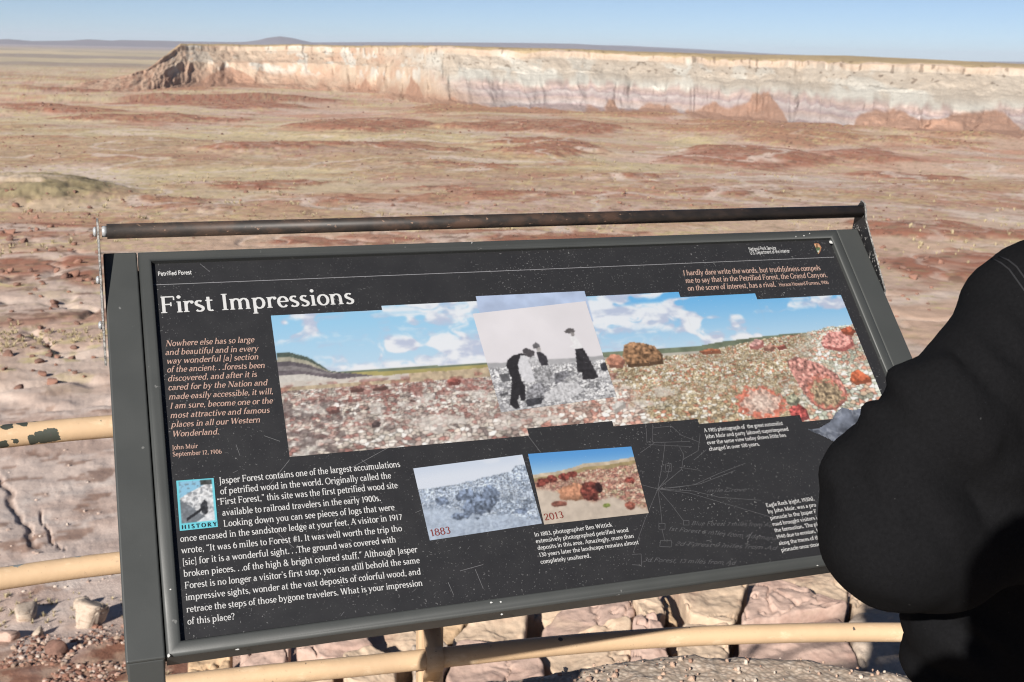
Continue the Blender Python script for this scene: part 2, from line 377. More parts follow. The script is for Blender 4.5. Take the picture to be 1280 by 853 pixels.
# ------------------------------------------------------------------ the long mesa across the valley
def build_mesa():
    px_ = np.array([40, 80, 110, 150, 185, 203, 228, 300, 350, 430, 500, 560, 640, 760, 850, 950, 1050, 1150, 1280, 1450, 1700, 2100])
    top = np.array([113, 107, 101, 95, 85, 73, 55.5, 56, 56.5, 57.5, 57.5, 58, 60, 63, 65.5, 67.5, 68.5, 73, 79.5, 83, 88, 98])
    bas = np.array([115, 115, 115, 114, 113, 111, 109, 108, 109, 113, 122, 131, 134, 138, 143, 151, 161, 167, 170, 172, 176, 186])
    X = np.linspace(40, 2100, 1900)
    T = np.interp(X, px_, top); B = np.interp(X, px_, bas)
    k = np.hanning(25); k /= k.sum()
    B = np.convolve(np.pad(B, 12, mode='edge'), k, mode='valid')
    arc = []; 
    azs = []; rb = []; zb = []; zt = []; tlo = []
    for x, t, b_ in zip(X, T, B):
        gx, gy, r0 = ground(x, b_); a = math.atan2(gx, gy)
        d = ray(x, t); td = d[2] / math.hypot(d[0], d[1])
        azs.append(a); rb.append(r0); zb.append(float(prof(r0)) - 5.0); zt.append(td); tl = ray(x, t + float(np.interp(x, [700, 850, 950, 1050, 1150, 1280], [0, 2.5, 5.5, 7.5, 6.0, 4.5]))); tlo.append(tl[2] / math.hypot(tl[0], tl[1]))
    azs = np.array(azs); rb = np.array(rb); zb = np.array(zb); td = np.array(zt)
    k = np.hanning(61); k /= k.sum()
    rb = np.convolve(np.pad(rb, 30, mode='edge'), k, mode='valid')
    s = np.cumsum(np.concatenate([[0], np.hypot(np.diff(azs) * rb[1:], np.diff(rb))]))
    depth = 150.0 + 0 * rb
    z_top = EYE + (rb + depth + 25 * sstep(470, 620, X)) * np.array(tlo)
    hgt = np.maximum(z_top - zb + (3.2 * (fbm(s / 55, 0 * s, 5, 51) - 0.6) + 1.2 * (fbm(s / 9, 0 * s + 3, 3, 52) - 0.6)) * sstep(2, 25, z_top - zb), 0.6); z_top = zb + hgt
    NV = 210
    t = np.linspace(0, 1, NV)
    S, Tt = np.meshgrid(s, t)
    hN = hgt[None, :]
    big = fbm(S / 150, 0 * S, 3, 5) - 0.5
    # height fraction rises with steps: apron, banded slope, bench, cliff
    h = np.interp(t, [0, 0.34, 0.55, 0.64, 0.74, 0.93, 0.96, 1.0], [0, 0.15, 0.42, 0.60, 0.66, 0.86, 0.965, 1.0])[:, None] + 0 * S
    Sw = S + 26 * (fbm(S / 40, 1.6 * Tt, 4, 14) - 0.5) * (0.4 + Tt) + 9 * (fbm(S / 9, 4 * Tt, 3, 13) - 0.5)
    ridge0 = 1 - np.abs(fbm(Sw / 95, 1.0 * Tt + 0 * S, 3, 17) * 2 - 1) * 1.7
    ridge = 1 - np.abs(fbm(Sw / 34, 2.0 * Tt + 0 * S, 4, 15) * 2 - 1) * 2.0
    ridge2 = 1 - np.abs(fbm(Sw / 11, 5.5 * Tt, 3, 16) * 2 - 1) * 2.0
    dep = Tt * depth[None, :] + (40 * big * (0.3 + 0.7 * Tt) - 34 * np.clip(ridge0, 0, 1) * (1 - 0.45 * Tt) - 11 * np.clip(ridge, 0, 1) * (1 - 0.6 * Tt) - 1.6 * np.clip(ridge2, 0, 1) * (0.25 + np.sin(np.pi * np.clip(Tt, 0, 1)))) * sstep(0, 0.06, Tt) - 80 * sstep(0.40, 0.75, fbm(S / 110 + 31, 0 * S, 4, 41)) * (1 - Tt) ** 3
    xr = sstep(470, 620, np.interp(s, s, X))[None, :] + 0 * S                    # the banded ridge that steps forward on the right
    flat = 1 - np.abs(fbm(Sw / 40 + 60, 0.5 * Tt, 3, 61) * 2 - 1) * 2.4; flat2 = 1 - np.abs(fbm(Sw / 15 + 20, 0.6 * Tt, 3, 62) * 2 - 1) * 2.4
    front = xr * sstep(0.66, 0.56, Tt) * sstep(0.0, 0.1, Tt)
    dep = dep + 9 * (fbm(S / 15, Tt * 7, 4, 63) - 0.5) * sstep(0, 0.1, Tt) * sstep(1.0, 0.9, Tt) - front * (15 * np.clip(flat, 0, 1) + 4 * np.clip(flat2, 0, 1)) * (0.4 + 0.9 * Tt)
    dep = dep + xr * sstep(0.56, 0.66, Tt) * (12 + 45 * (fbm(S / 130 + 5, 0 * S, 3, 64) - 0.3)) - xr * 15
    z = zb[None, :] + h * hN + (fbm(S / 12, Tt * 9, 4, 18) - 0.5) * 2.6 * sstep(0, 0.1, Tt) * sstep(1.0, 0.9, Tt) * np.minimum(1, hN / 25)
    z = z + xr * 11 * (fbm(Sw / 60 + 70, 0 * S, 4, 68) - 0.5) * np.exp(-((Tt - 0.56) / 0.16) ** 2)
    r = rb[None, :] + dep
    # ------------- strata colours by height
    hh = h + 0.15 * (fbm(S / 75, 0 * S, 4, 25) - 0.5) + 0.09 * (fbm(S / 24, Tt * 2, 4, 24) - 0.5) * sstep(0.45, 0.7, h) + 0.03 * (fbm(S / 7, Tt * 6, 3, 26) - 0.5)
    hh = hh + 0.11 * (np.abs(fbm(Sw / 19 + 40, 0 * S, 3, 23) - 0.5) * 4 - 0.6) * np.exp(-((h - 0.5) / 0.14) ** 2)
    xx = np.interp(s, s, X)[None, :] + 0 * S
    right = sstep(500, 600, xx + 130 * (h - 0.5))
    orange = np.array([0.36, 0.245, 0.178]); tanm = np.array([0.37, 0.285, 0.215]); white = np.array([0.45, 0.425, 0.375]); greyw = np.array([0.395, 0.36, 0.31])
    purple = np.array([0.30, 0.235, 0.228]); lilac = np.array([0.375, 0.325, 0.308]); pink = np.array([0.355, 0.275, 0.245]); tal = np.array([0.28, 0.165, 0.115]); cap = np.array([0.33, 0.25, 0.15])
    stops = [0.0, 0.14, 0.16, 0.24, 0.26, 0.33, 0.35, 0.40, 0.42, 0.50, 0.52, 0.56, 0.60, 0.72, 0.84, 0.90, 0.965, 0.98, 1.0]
    cols = [pink, purple, lilac, pink, purple, lilac, purple, pink, pink, white, white * 1.08, white, white * 1.03, greyw * 1.06, greyw, np.array([0.42, 0.32, 0.245]), np.array([0.43, 0.335, 0.26]), cap, cap]
    cr = np.stack([np.interp(hh, stops, [q[i] for q in cols]) for i in range(3)], -1)
    nl = fbm(Sw / 24, Tt * 6, 5, 27)
    cl = mix(orange * 1.08, tanm * 1.12, sstep(0.35, 0.65, nl))
    cl = mix(cl, tal * 1.15, 0.7 * sstep(300, 200, xx) * sstep(0.52, 0.38, h + 0.3 * (nl - 0.5)))
    cl = mix(cl, white, 0.85 * sstep(0.53, 0.62, fbm(Sw / 24 + 6 + Tt, Tt * 5.5, 5, 28)) * sstep(0.25, 0.5, h))
    cl = mix(cl, orange * 0.85, sstep(0.42, 0.2, h) * 0.6)
    cl = mix(cl, tal * 0.95, sstep(0.26, 0.06, h + 0.25 * (nl - 0.5)) * 0.75)
    cl = mix(cl, cap, sstep(0.965, 0.985, h))
    c = mix(cl, cr, right)
    c = mix(c, white, 0.8 * right * sstep(0.52, 0.62, fbm(Sw / 26 + 16, Tt * 5, 5, 38)) * sstep(0.55, 0.66, h) * sstep(0.96, 0.9, h))
    streak = np.maximum(sstep(0.50, 0.64, fbm(Sw / 21 + 1.5 * Tt, Tt * 2.6 + 3, 5, 29)), sstep(0.54, 0.64, fbm(Sw / 60 + 1.2 * Tt, Tt * 2.2 + 9, 6, 30)))
    c = mix(c, np.array([0.345, 0.27, 0.205]), streak * 0.58 * sstep(0.45, 0.6, h) * sstep(0.97, 0.9, h))
    tm = 0.05 + 0.62 * np.maximum(0, fbm(S / 90 + 0.35 * Tt, 0 * S + 7, 4, 33) - 0.44) * 2.2 + 0.16 * (fbm(Sw / 14, Tt * 3, 4, 34) - 0.5)
    c = mix(c, tal, 0.9 * sstep(0.03, -0.03, h - tm))
    foot = sstep(0.10, 0.015, h + 0.10 * (fbm(Sw / 18 + 3, Tt * 5, 4, 65) - 0.5)); c = mix(c, mix(np.array([0.34, 0.185, 0.13]), np.array([0.45, 0.35, 0.25]), sstep(0.42, 0.58, fbm(S / 45 + 2, Tt * 3, 4, 66))), foot * sstep(200, 270, xx))
    c = mix(c, mix(tal * 1.1, np.array([0.40, 0.27, 0.195]), sstep(0.45, 0.6, fbm(S / 9, Tt * 7, 4, 67))), sstep(240, 185, xx + 40 * (nl - 0.5)) * 0.9)
    pocks = sstep(0.74, 0.80, fbm(S / 4.0, Tt * 22, 2, 35)) * sstep(0.6, 0.7, h)
    c = mix(c, np.array([0.10, 0.07, 0.05]), 0.6 * pocks)
    # plateau behind the rim
    back = [(35, 0.3), (160, 1.0), (600, -1.0), (1500, -8.0), (2200, -40.0)]
    Rz = [r]; Zz = [z]; Cc = [c]
    for dd, dz in back:
        ft = sstep(26, 46, hgt); Rz.append((r[-1] + dd * (0.03 + 0.97 * ft))[None, :]); rise = EYE + (r[-1] + 600) * td - z_top; Zz.append((z[-1] + (dz + rise * min(1.0, dd / 600.0)) * ft - (1 - ft) * hgt * min(1.0, dd / 160.0))[None, :])
        Cc.append((cap * (0.9 + 0.5 * fbm(s / 30, 0 * s + dd, 3, 37))[:, None])[None])
    r = np.vstack(Rz); z = np.vstack(Zz); c = np.concatenate(Cc, 0)
    V = np.stack([r * np.sin(azs)[None, :], r * np.cos(azs)[None, :], z], -1).reshape(-1, 3)
    b = NB("banded_badland_rock", 0.95, 0.1)
    f1 = b.noise(0.12, 8, 0.65); f2 = b.noise(0.6, 6, 0.6)
    m = b.mixc(0.35, b.attr(), b.mixc(f1, (0.22, 0.22, 0.22), (0.80, 0.80, 0.80)), 'OVERLAY')
    m = b.mixc(0.35, m, b.mixc(f2, (0.2, 0.2, 0.2), (0.80, 0.80, 0.80)), 'OVERLAY')
    b.color(m); b.bump(f1, 0.6, 2.0)
    o = np_mesh("mesa", V, grid_faces(r.shape[0], len(s)), b.m, colors=c.reshape(-1, 3))
    tag(o, kind='structure', label="long banded mesa of white, purple and orange rock across the valley", cat="mesa")
build_mesa()

# ------------------------------------------------------------------ far hills on the horizon
def build_far_hills():
    b = NB("far_hill_rock", 0.95, 0.05); b.color(b.mixc(b.noise(0.002, 4), (0.13, 0.105, 0.125), (0.20, 0.155, 0.165)))
    spec = [("hills", 22000, [(-60, 51), (10, 49.0), (40, 51.5), (85, 51), (110, 49.3), (140, 51), (150, 50.2), (200, 51), (240, 52), (290, 52.8), (308, 52.4), (322, 50.6), (335, 47.3), (350, 45.6), (366, 47.8), (380, 51.2), (390, 53.2), (470, 52.9), (560, 53.2), (640, 53.8), (680, 54.2), (720, 55), (760, 57.5), (820, 60.5), (900, 65), (1000, 70)]),
            ("hills", 30000, [(-60, 52.5), (100, 52), (250, 52.8), (420, 53.5), (520, 54.6), (640, 56.2), (700, 55.6), (780, 57.2), (860, 61), (960, 67), (1180, 76.5), (1240, 77.0), (1300, 77.5), (1500, 84)])]
    for nm, dist, line in spec:
        xs = np.linspace(line[0][0], line[-1][0], 420)
        ys = np.interp(xs, [p[0] for p in line], [p[1] for p in line])
        V = []
        for off, fr in ((0, 0.0), (700, 0.35), (1500, 0.8), (2200, 1.0), (4500, 0.9), (7000, 0.0)):
            for x, y in zip(xs, ys):
                d = ray(x, y); hz = math.hypot(d[0], d[1]); dd = dist + off
                ztop = EYE + (dist + 2200) * d[2] / hz
                zb = float(prof(dd)) - 40
                z = zb + (max(ztop - zb, 5)) * fr
                V.append((dd * d[0] / hz, dd * d[1] / hz, z))
        tag(np_mesh(nm, V, grid_faces(6, len(xs)), b.m), kind='structure', label="low violet hills along the far horizon", cat="hills")
build_far_hills()

# ------------------------------------------------------------------ viewpoint pavement (gravelly concrete) ending at a rough edge
EDGE = [(-7, -7), (-7, 1.2), (-3.2, 1.7), (-2.0, 2.05), (-1.2, 2.35), (-0.67, 2.60), (-0.3, 2.70), (0.04, 2.78), (0.28, 2.88), (0.48, 2.925), (0.8, 2.91), (1.0, 2.86), (1.4, 2.8), (2.2, 2.6), (3.4, 2.3), (7, 1.6), (7, -7)]
def build_pavement():
    # a fan of rings from the middle out to the edge line, finer near the rim
    def resample(poly, step):
        out = []
        for (x0, y0), (x1, y1) in zip(poly, poly[1:] + poly[:1]):
            n = max(1, int(math.hypot(x1 - x0, y1 - y0) / step))
            for k in range(n): out.append((x0 + (x1 - x0) * k / n, y0 + (y1 - y0) * k / n))
        return out
    P = np.array(resample(EDGE, 0.016)); n = len(P)
    P = P + 0.045 * (np.stack([fbm(P[:, 0] * 6, P[:, 1] * 6, 4, 3), fbm(P[:, 0] * 6 + 9, P[:, 1] * 6, 4, 4)], -1) - 0.5)
    c = np.array([0.3, 0.2])
    fr = np.concatenate([np.linspace(0.0, 0.86, 24), np.linspace(0.86, 1.0, 34)[1:]])
    V = []
    for f in fr:
        q = c + (P - c) * f
        d = (1 - f) * np.hypot(*(P - c).T)
        z = 0.020 * (fbm(q[:, 0] * 14, q[:, 1] * 14, 4, 7) - 0.5) + 0.008 * (vnoise(q[:, 0] * 60, q[:, 1] * 60, 8) - 0.5) - 0.05 * np.exp(-d / 0.03)
        V.append(np.column_stack([q, z]))
    for dz, gr in ((-0.06, 0.012), (-0.25, 0.03), (-0.6, 0.02), (-1.4, 0.05)):
        q = P + (P - c) / np.hypot(*(P - c).T)[:, None] * gr
        V.append(np.column_stack([q, np.full(n, dz)]))
    V = np.array(V); rows = len(V)
    i = np.arange(rows - 1)[:, None] * n; j = np.arange(n); j2 = (j + 1) % n
    F = np.stack([i + j, i + n + j, i + n + j2, i + j2], -1).reshape(-1, 4)[:, ::-1]
    b = NB("pebble_concrete", 0.95, 0.15)
    v1 = b.voro(72, out="Color"); v2 = b.voro(72); v3 = b.voro(230, out="Color")
    pc = b.ramp(v1, [(0.0, (0.44, 0.33, 0.26)), (0.3, (0.52, 0.43, 0.35)), (0.6, (0.37, 0.27, 0.21)), (0.8, (0.58, 0.50, 0.42)), (1.0, (0.31, 0.20, 0.15))])
    pc = b.mixc(0.3, pc, b.ramp(v3, [(0, (0.3, 0.25, 0.2)), (1, (0.56, 0.47, 0.37))]))
    pc = b.mixc(b.ramp(v2, [(0.3, 0.0), (0.62, 0.55)]), pc, (0.20, 0.15, 0.11))
    b.color(pc); b.bump(b.math('SUBTRACT', 1.0, v2), 0.6, 0.004)
    tag(np_mesh("pavement", V.reshape(-1, 3), F, b.m), kind='structure', label="pebbly concrete pavement of the overlook behind the railing", cat="pavement")
build_pavement()

# ------------------------------------------------------------------ sandstone ledge blocks below the overlook
def rock_mat(name, cols, scale=6, bumpd=0.03, extra=None):
    b = NB(name, 0.95, 0.12)
    f = b.noise(scale, 7, 0.6); g = b.noise(scale * 7, 5, 0.6); w = b.noise(scale * 0.5, 4, 0.5, vec=b.map((1, 1, 5)))
    c = b.ramp(f, [(0.25 + 0.5 * i / max(1, len(cols) - 1), q) for i, q in enumerate(cols)])
    c = b.mixc(0.42, c, b.mixc(g, (0.22, 0.21, 0.20), (0.82, 0.82, 0.82)), 'OVERLAY')
    if extra: c = b.mixc(b.ramp(w, [(0.55, 0.0), (0.68, 0.7)]), c, extra)
    b.color(c); b.bump(b.math('ADD', f, b.math('MULTIPLY', g, 0.25)), 0.6, bumpd)
    return b.m
M_CREAM = rock_mat("cream_sandstone", [(0.43, 0.315, 0.225), (0.47, 0.36, 0.265), (0.40, 0.28, 0.20)], 3, 0.03, (0.36, 0.23, 0.17))
M_PINK = rock_mat("pink_sandstone", [(0.36, 0.25, 0.205), (0.41, 0.295, 0.245), (0.33, 0.215, 0.175)], 3, 0.03, (0.43, 0.32, 0.24))
M_TAN = rock_mat("tan_sandstone", [(0.40, 0.27, 0.165), (0.45, 0.32, 0.205), (0.33, 0.20, 0.115)], 4, 0.03)
M_RED = rock_mat("red_stone", [(0.19, 0.095, 0.07), (0.25, 0.14, 0.105), (0.15, 0.075, 0.058)], 8, 0.02)
M_DARK = rock_mat("dark_red_stone", [(0.13, 0.072, 0.058), (0.18, 0.105, 0.082), (0.10, 0.058, 0.048)], 8, 0.02)
M_GREY = rock_mat("grey_stone", [(0.36, 0.29, 0.235), (0.42, 0.345, 0.28), (0.30, 0.23, 0.18)], 6, 0.03, (0.25, 0.17, 0.12))

def rock_mesh(seed, size, sub=4, square=0.55, rough=0.10, cut=7):
    """irregular boulder: a rounded block carved by random planes, then roughened"""
    rg = np.random.default_rng(seed)
    bm = bmesh.new(); bmesh.ops.create_icosphere(bm, subdivisions=sub, radius=1.0)
    P = np.array([v.co[:] for v in bm.verts])
    e = 1.0 / (1.0 + 4.0 * square)
    Q = np.sign(P) * np.abs(P) ** e; Q /= np.maximum(1e-6, (np.abs(Q) ** (2 / (e + 0.2))).sum(1) ** ((e + 0.2) / 2))[:, None]
    for _ in range(cut):
        n = rg.normal(size=3); n /= np.linalg.norm(n); d0 = rg.uniform(0.55, 0.85)
        d = Q @ n; over = np.maximum(d - d0, 0); Q = Q - n[None] * over[:, None] * 0.9
    o = rg.uniform(0, 50, 3)
    for sc_, am in ((1.6, 1.0), (4.0, 0.5), (10.0, 0.22)):
        nz = fbm(Q[:, 0] * sc_ + o[0] + Q[:, 2] * 1.7 * sc_, Q[:, 1] * sc_ + o[1] - Q[:, 2] * 1.1 * sc_, 3, int(seed) % 91) - 0.5
        Q = Q + P * (nz * rough * am * 2)[:, None]
    Q = Q * np.array(size)[None] / 2
    for v, q in zip(bm.verts, Q): v.co = q
    for f in bm.faces: f.smooth = True
    return bm

CR, PK, TN, GY = M_CREAM, M_PINK, M_TAN, M_GREY
# centre pixel, pixel width, pixel height, material, turn of the tilt, label
BLOCKS = [
    (892, 745, 130, 44, CR, "broad cream sandstone slab just under the sign's lower edge, right of centre"),
    (1010, 728, 112, 40, CR, "cream sandstone slab with a sloping lower edge, beside the hooded person's elbow"),
    (985, 764, 170, 52, PK, "wide dusty pink sandstone slab under the cream slabs beside the dark elbow"),
    (814, 770, 32, 48, CR, "small upright cream sandstone chunk between dark cracks above the bottom rail"),
    (843, 762, 22, 32, TN, "smallest orange-brown stone wedged next to the upright cream chunk"),
    (735, 777, 128, 50, PK, "pink sandstone block standing between the post and the dark cracks"),
    (862, 786, 66, 40, CR, "round-topped cream boulder touching the bottom rail, right of centre"),
    (622, 792, 84, 60, CR, "large pale cream block directly right of the tan post"),
    (745, 822, 112, 46, CR, "cream boulder half in shade under the bottom rail"),
    (884, 826, 66, 48, CR, "cream boulder under the bottom rail next to a black crack"),
    (988, 816, 160, 56, PK, "big pink sandstone block under the bottom rail at the right"),
    (1100, 806, 76, 70, GY, "greyish block in shade under the rail beside the dark torso"),
    (270, 838, 54, 50, TN, "log-shaped tan stone leaning near the sign's left leg"),
    (325, 838, 74, 50, PK, "flat pink slab beside the log-shaped tan stone"),
    (420, 818, 94, 40, PK, "rusty pink slab under the sign's lower edge, left of the post"),
    (495, 802, 72, 46, CR, "cream boulder left of the post with a dark hollow beside it"),
    (462, 850, 84, 34, CR, "cream stone at the bottom edge, left of the post and under the rail"),
    (530, 846, 50, 42, GY, "lumpy pale conglomerate stone at the foot of the post"),
    (618, 848, 92, 40, PK, "rosy block under the bottom rail just right of the post"),
    (1110, 745, 90, 60, CR, "cream slab mostly hidden behind the hooded person's elbow"),
    (690, 742, 84, 26, CR, "narrow cream slab peeping out under the sign above the pink block"),
    (395, 850, 56, 34, CR, "small cream stone left of the pale conglomerate at the bottom edge"),
    (560, 768, 60, 30, TN, "tan slab glimpsed under the sign's lower edge beside the post top"),
    (808, 815, 50, 50, PK, "dusky pink chunk in the gap between the two cream boulders under the rail"),
]
def ledge_pt(px, py):
    d = ray(px, py); td = -d[2] / math.hypot(d[0], d[1])
    r = (EYE + 4.60 + 1.08) / (td + 0.10); a = math.atan2(d[0], d[1])
    return np.array([r * math.sin(a), r * math.cos(a), EYE - r * td])
def clip_half(poly, p, n):
    out = []
    for (a, b_) in zip(poly, poly[1:] + poly[:1]):
        da = (a[0] - p[0]) * n[0] + (a[1] - p[1]) * n[1]; db = (b_[0] - p[0]) * n[0] + (b_[1] - p[1]) * n[1]
        if da <= 0: out.append(a)
        if da * db < 0:
            t = da / (da - db); out.append((a[0] + (b_[0] - a[0]) * t, a[1] + (b_[1] - a[1]) * t))
    return out
def build_blocks():
    AS = 1.5
    for k, (px, py, w, h, m, lab) in enumerate(BLOCKS):
        rg = np.random.default_rng(300 + k)
        # the block's outline: the share of the ledge nearer to it than to its neighbours
        x0, y0 = px / AS, py
        hw, hh = 0.66 * w / AS, 0.70 * h
        poly = [(x0 - hw, y0 - hh * .7), (x0 - hw * .6, y0 - hh), (x0 + hw * .7, y0 - hh), (x0 + hw, y0 - hh * .5), (x0 + hw, y0 + hh * .7), (x0 + hw * .5, y0 + hh), (x0 - hw * .7, y0 + hh), (x0 - hw, y0 + hh * .6)]
        for j, (qx, qy, w2, h2, _, _) in enumerate(BLOCKS):
            if j == k: continue
            dx, dy = qx / AS - x0, qy - y0; L = math.hypot(dx, dy)
            if L > 160: continue
            ux, uy = dx / L, dy / L
            e1 = 1 / math.hypot(ux / (w / AS / 2), uy / (h / 2)); e2 = 1 / math.hypot(ux / (w2 / AS / 2), uy / (h2 / 2))
            f = e1 / (e1 + e2)
            tilt = 0.25 * math.sin(k * 3.1 + j * 1.7) if k < j else 0.25 * math.sin(j * 3.1 + k * 1.7)
            nx, ny = ux - uy * tilt, uy + ux * tilt
            gap = 0.5 + 7.0 * _hash(np.array([min(k, j)]), np.array([max(k, j)]), 3)[0] ** 2.5
            poly = clip_half(poly, (x0 + dx * f - ux * gap, y0 + dy * f - uy * gap), (nx, ny))
        P = np.array([ledge_pt(a * AS, b_) for a, b_ in poly])
        c = P.mean(0); Q = P[:, :2] - c[:2]
        ns = 120; th = np.linspace(0, 2 * math.pi, ns, endpoint=False); rad = np.zeros(ns)
        for i, t in enumerate(th):                       # distance to the outline along each direction
            dx, dy = math.cos(t), math.sin(t); best = 9
            for (ax, ay), (bx, by) in zip(Q, np.roll(Q, -1, 0)):
                ex, ey = bx - ax, by - ay; den = dx * ey - dy * ex
                if abs(den) < 1e-9: continue
                s_ = (ax * ey - ay * ex) / den; u_ = (ax * dy - ay * dx) / den
                if s_ > 0 and -1e-6 <= u_ <= 1 + 1e-6: best = min(best, s_)
            rad[i] = best if best < 9 else 0.05
        kk = np.array([0.2, 0.6, 0.2])
        rad = np.convolve(np.concatenate([rad[-1:], rad, rad[:1]]), kk, mode='valid')
        size = float(np.median(rad))
        rs = np.concatenate([np.linspace(0, 0.8, 20), np.linspace(0.8, 1.0, 16)[1:]])
        V = []
        tx, ty = rg.normal(0, 0.10), rg.normal(0.16, 0.08); oz = rg.uniform(-0.24, 0.16); ox = rg.uniform(0, 90)
        def wob(x, y):
            return 0.09 * (fbm(x * 2.4 + ox, y * 2.4, 5, 11) - 0.5), 0.09 * (fbm(x * 2.4 + ox + 30, y * 2.4, 5, 12) - 0.5)
        for f in rs:
            x = np.cos(th) * rad * f; y = np.sin(th) * rad * f
            edge = (1 - f) * rad
            rr_ = 0.03 + 0.035 * size
            drop = rr_ * (1 - np.sqrt(np.clip(1 - np.clip(1 - edge / rr_, 0, 1) ** 2, 0, 1)))
            crack = np.abs(fbm(x * 1.3 + ox, y * 1.3 + 5, 4, 19) - 0.5)
            z = oz + tx * x + ty * y - drop + 0.11 * (fbm(x * 1.8 + ox, y * 1.8, 5, 13) - 0.5) + 0.03 * (fbm(x * 10 + ox, y * 10, 4, 14) - 0.5) - 0.05 * np.clip(1 - crack / 0.018, 0, 1)
            lay = 4 * fbm(x * 0.9 + ox, y * 1.5, 3, 15); z = z + 0.10 * (np.floor(lay) + sstep(0.75, 1.0, lay - np.floor(lay))) / 4
            wx, wy = wob(x, y); V.append(np.column_stack([x + wx, y + wy, z]))
        for dz, sh in ((-0.12, 0.985), (-0.28, 0.97), (-0.48, 0.95), (-0.80, 0.9)):
            x = np.cos(th) * rad; y = np.sin(th) * rad; wx, wy = wob(x, y)
            V.append(np.column_stack([x * sh + wx, y * sh + wy, V[len(rs) - 1][:, 2] + dz]))
        V = np.array(V); n = ns
        i = np.arange(len(V) - 1)[:, None] * n; j = np.arange(n); j2 = (j + 1) % n
        F = np.stack([i + j, i + n + j, i + n + j2, i + j2], -1).reshape(-1, 4)
        o = np_mesh("sandstone_block", V.reshape(-1, 3), F, m)
        o.location = c
        tag(o, lab, "rock", "sandstone blocks of the ledge below the railing")
build_blocks()
# boulders at the foot of the left slope
def place_rock(px, py, w, h, m, seed, lab, tilt=10, group=None, name="boulder", sub=4, sink=0.32, square=0.6):
    x, y, r = ground(px, py); z = gz(x, y); sl = math.hypot(r, EYE - z)
    W_ = w / FPX * sl; H_ = h / FPX * sl
    o = bm_obj(name, rock_mesh(seed, (W_, (W_ + H_) * 0.5, H_ * 1.15), sub, square, 0.11, 9), m, None, True)
    o.rotation_euler = (R(tilt * 0.6), R(-tilt), R((seed * 37) % 360))
    o.location = (x, y, z + H_ * (0.5 - sink) * 1.1)
    return tag(o, lab, "rock", group)
place_rock(111, 780, 40, 34, M_GREY, 5, "largest pale grey boulder at the left, its shadow falling right", 14, sub=5)
place_rock(105, 757, 21, 20, M_GREY, 6, "small pale boulder perched just above the largest grey one", 20)
place_rock(35, 770, 38, 16, M_GREY, 8, "low flat grey stone near the left border beside the red rubble", 4)
place_rock(70, 818, 22, 20, M_DARK, 9, "squat rust brown boulder in the red rubble at the lower left", 8)
place_rock(48, 793, 16, 12, M_GREY, 12, "little buff stone at the top edge of the red rubble", 8)
place_rock(8, 800, 26, 18, M_PINK, 14, "pinkish boulder cut by the left border of the view", 8)

# ------------------------------------------------------------------ the tan pipe railing round the overlook
def rail_path(z, n=90):
    cx = [-2.6, -1.6, -0.93, -0.72, -0.485, -0.32, -0.14, 0.013, 0.114, 0.284, 0.457, 0.632, 0.851, 1.4, 2.2, 3.0]
    cy = [0.70, 1.47, 1.925, 2.012, 2.075, 2.112, 2.157, 2.198, 2.222, 2.257, 2.281, 2.299, 2.312, 2.31, 2.20, 1.95]
    # soft cubic through the measured points
    x = np.linspace(cx[0], cx[-1], 600); y = np.interp(x, cx, cy); k = np.hanning(41); k /= k.sum()
    y = np.convolve(np.pad(y, 20, mode='reflect', reflect_type='odd'), k, mode='valid')
    xs = np.linspace(x[0], x[-1], n)
    return [(float(a), float(np.interp(a, x, y)), z) for a in xs]
def paint_mat(name, chips):
    """cream tan paint on steel; chips: (point, radius, kind) with bare spots of the paint at fixed places of the rail"""
    b = NB(name, 0.55, 0.35)
    f = b.noise(5, 5); g = b.noise(90, 4, 0.6)
    c = b.mixc(f, (0.44, 0.30, 0.18), (0.50, 0.355, 0.222))
    c = b.mixc(b.ramp(b.noise(26, 5, 0.7, vec=b.map((0.4, 1, 1))), [(0.56, 0.0), (0.68, 0.6)]), c, (0.60, 0.47, 0.32))
    c = b.mixc(b.ramp(b.noise(3.2, 6, 0.65), [(0.48, 0.0), (0.68, 0.38)]), c, (0.27, 0.19, 0.125))
    c = b.mixc(b.ramp(b.noise(150, 3, 0.6), [(0.66, 0.0), (0.72, 0.4)]), c, (0.20, 0.14, 0.10)); b.rough(b.ramp(b.noise(8, 5), [(0.3, 0.45), (0.7, 0.75)]))
    warp = b.math('MULTIPLY', b.math('SUBTRACT', b.noise(38, 4, 0.6), 0.5), 0.030)
    for (p, rad, col) in chips:
        nd = b.n("ShaderNodeVectorMath", operation='DISTANCE'); b.t.links.new(b.tc.outputs["Object"], nd.inputs[0]); nd.inputs[1].default_value = p
        d = b.math('ADD', nd.outputs["Value"], warp)
        msk = b.math('LESS_THAN', d, rad)
        c = b.mixc(msk, c, col)
    sp = b.ramp(b.noise(60, 2, 0.5, vec=b.map((1.6, 1, 1))), [(0.735, 0.0), (0.75, 1.0)])
    c = b.mixc(b.math('MULTIPLY', sp, b.ramp(b.noise(2.3, 2), [(0.45, 0.0), (0.6, 1.0)])), c, (0.06, 0.05, 0.045))
    b.color(c); b.bump(g, 0.25, 0.002)
    return b.m
DKGREEN = (0.045, 0.05, 0.04); GREYST = (0.20, 0.215, 0.21)
def on_rail(px, py, z):
    """point of the rail's surface at a pixel of the photograph"""
    d = ray(px, py); P = np.array(rail_path(z, 2500)) - CAMPOS
    t = P @ d; q = np.linalg.norm(P - t[:, None] * d[None], axis=1); i = int(q.argmin())
    p = CAMPOS + d * (t[i] - math.sqrt(max(0.0, 0.0205 ** 2 - q[i] ** 2)))
    return tuple(float(v) for v in p)
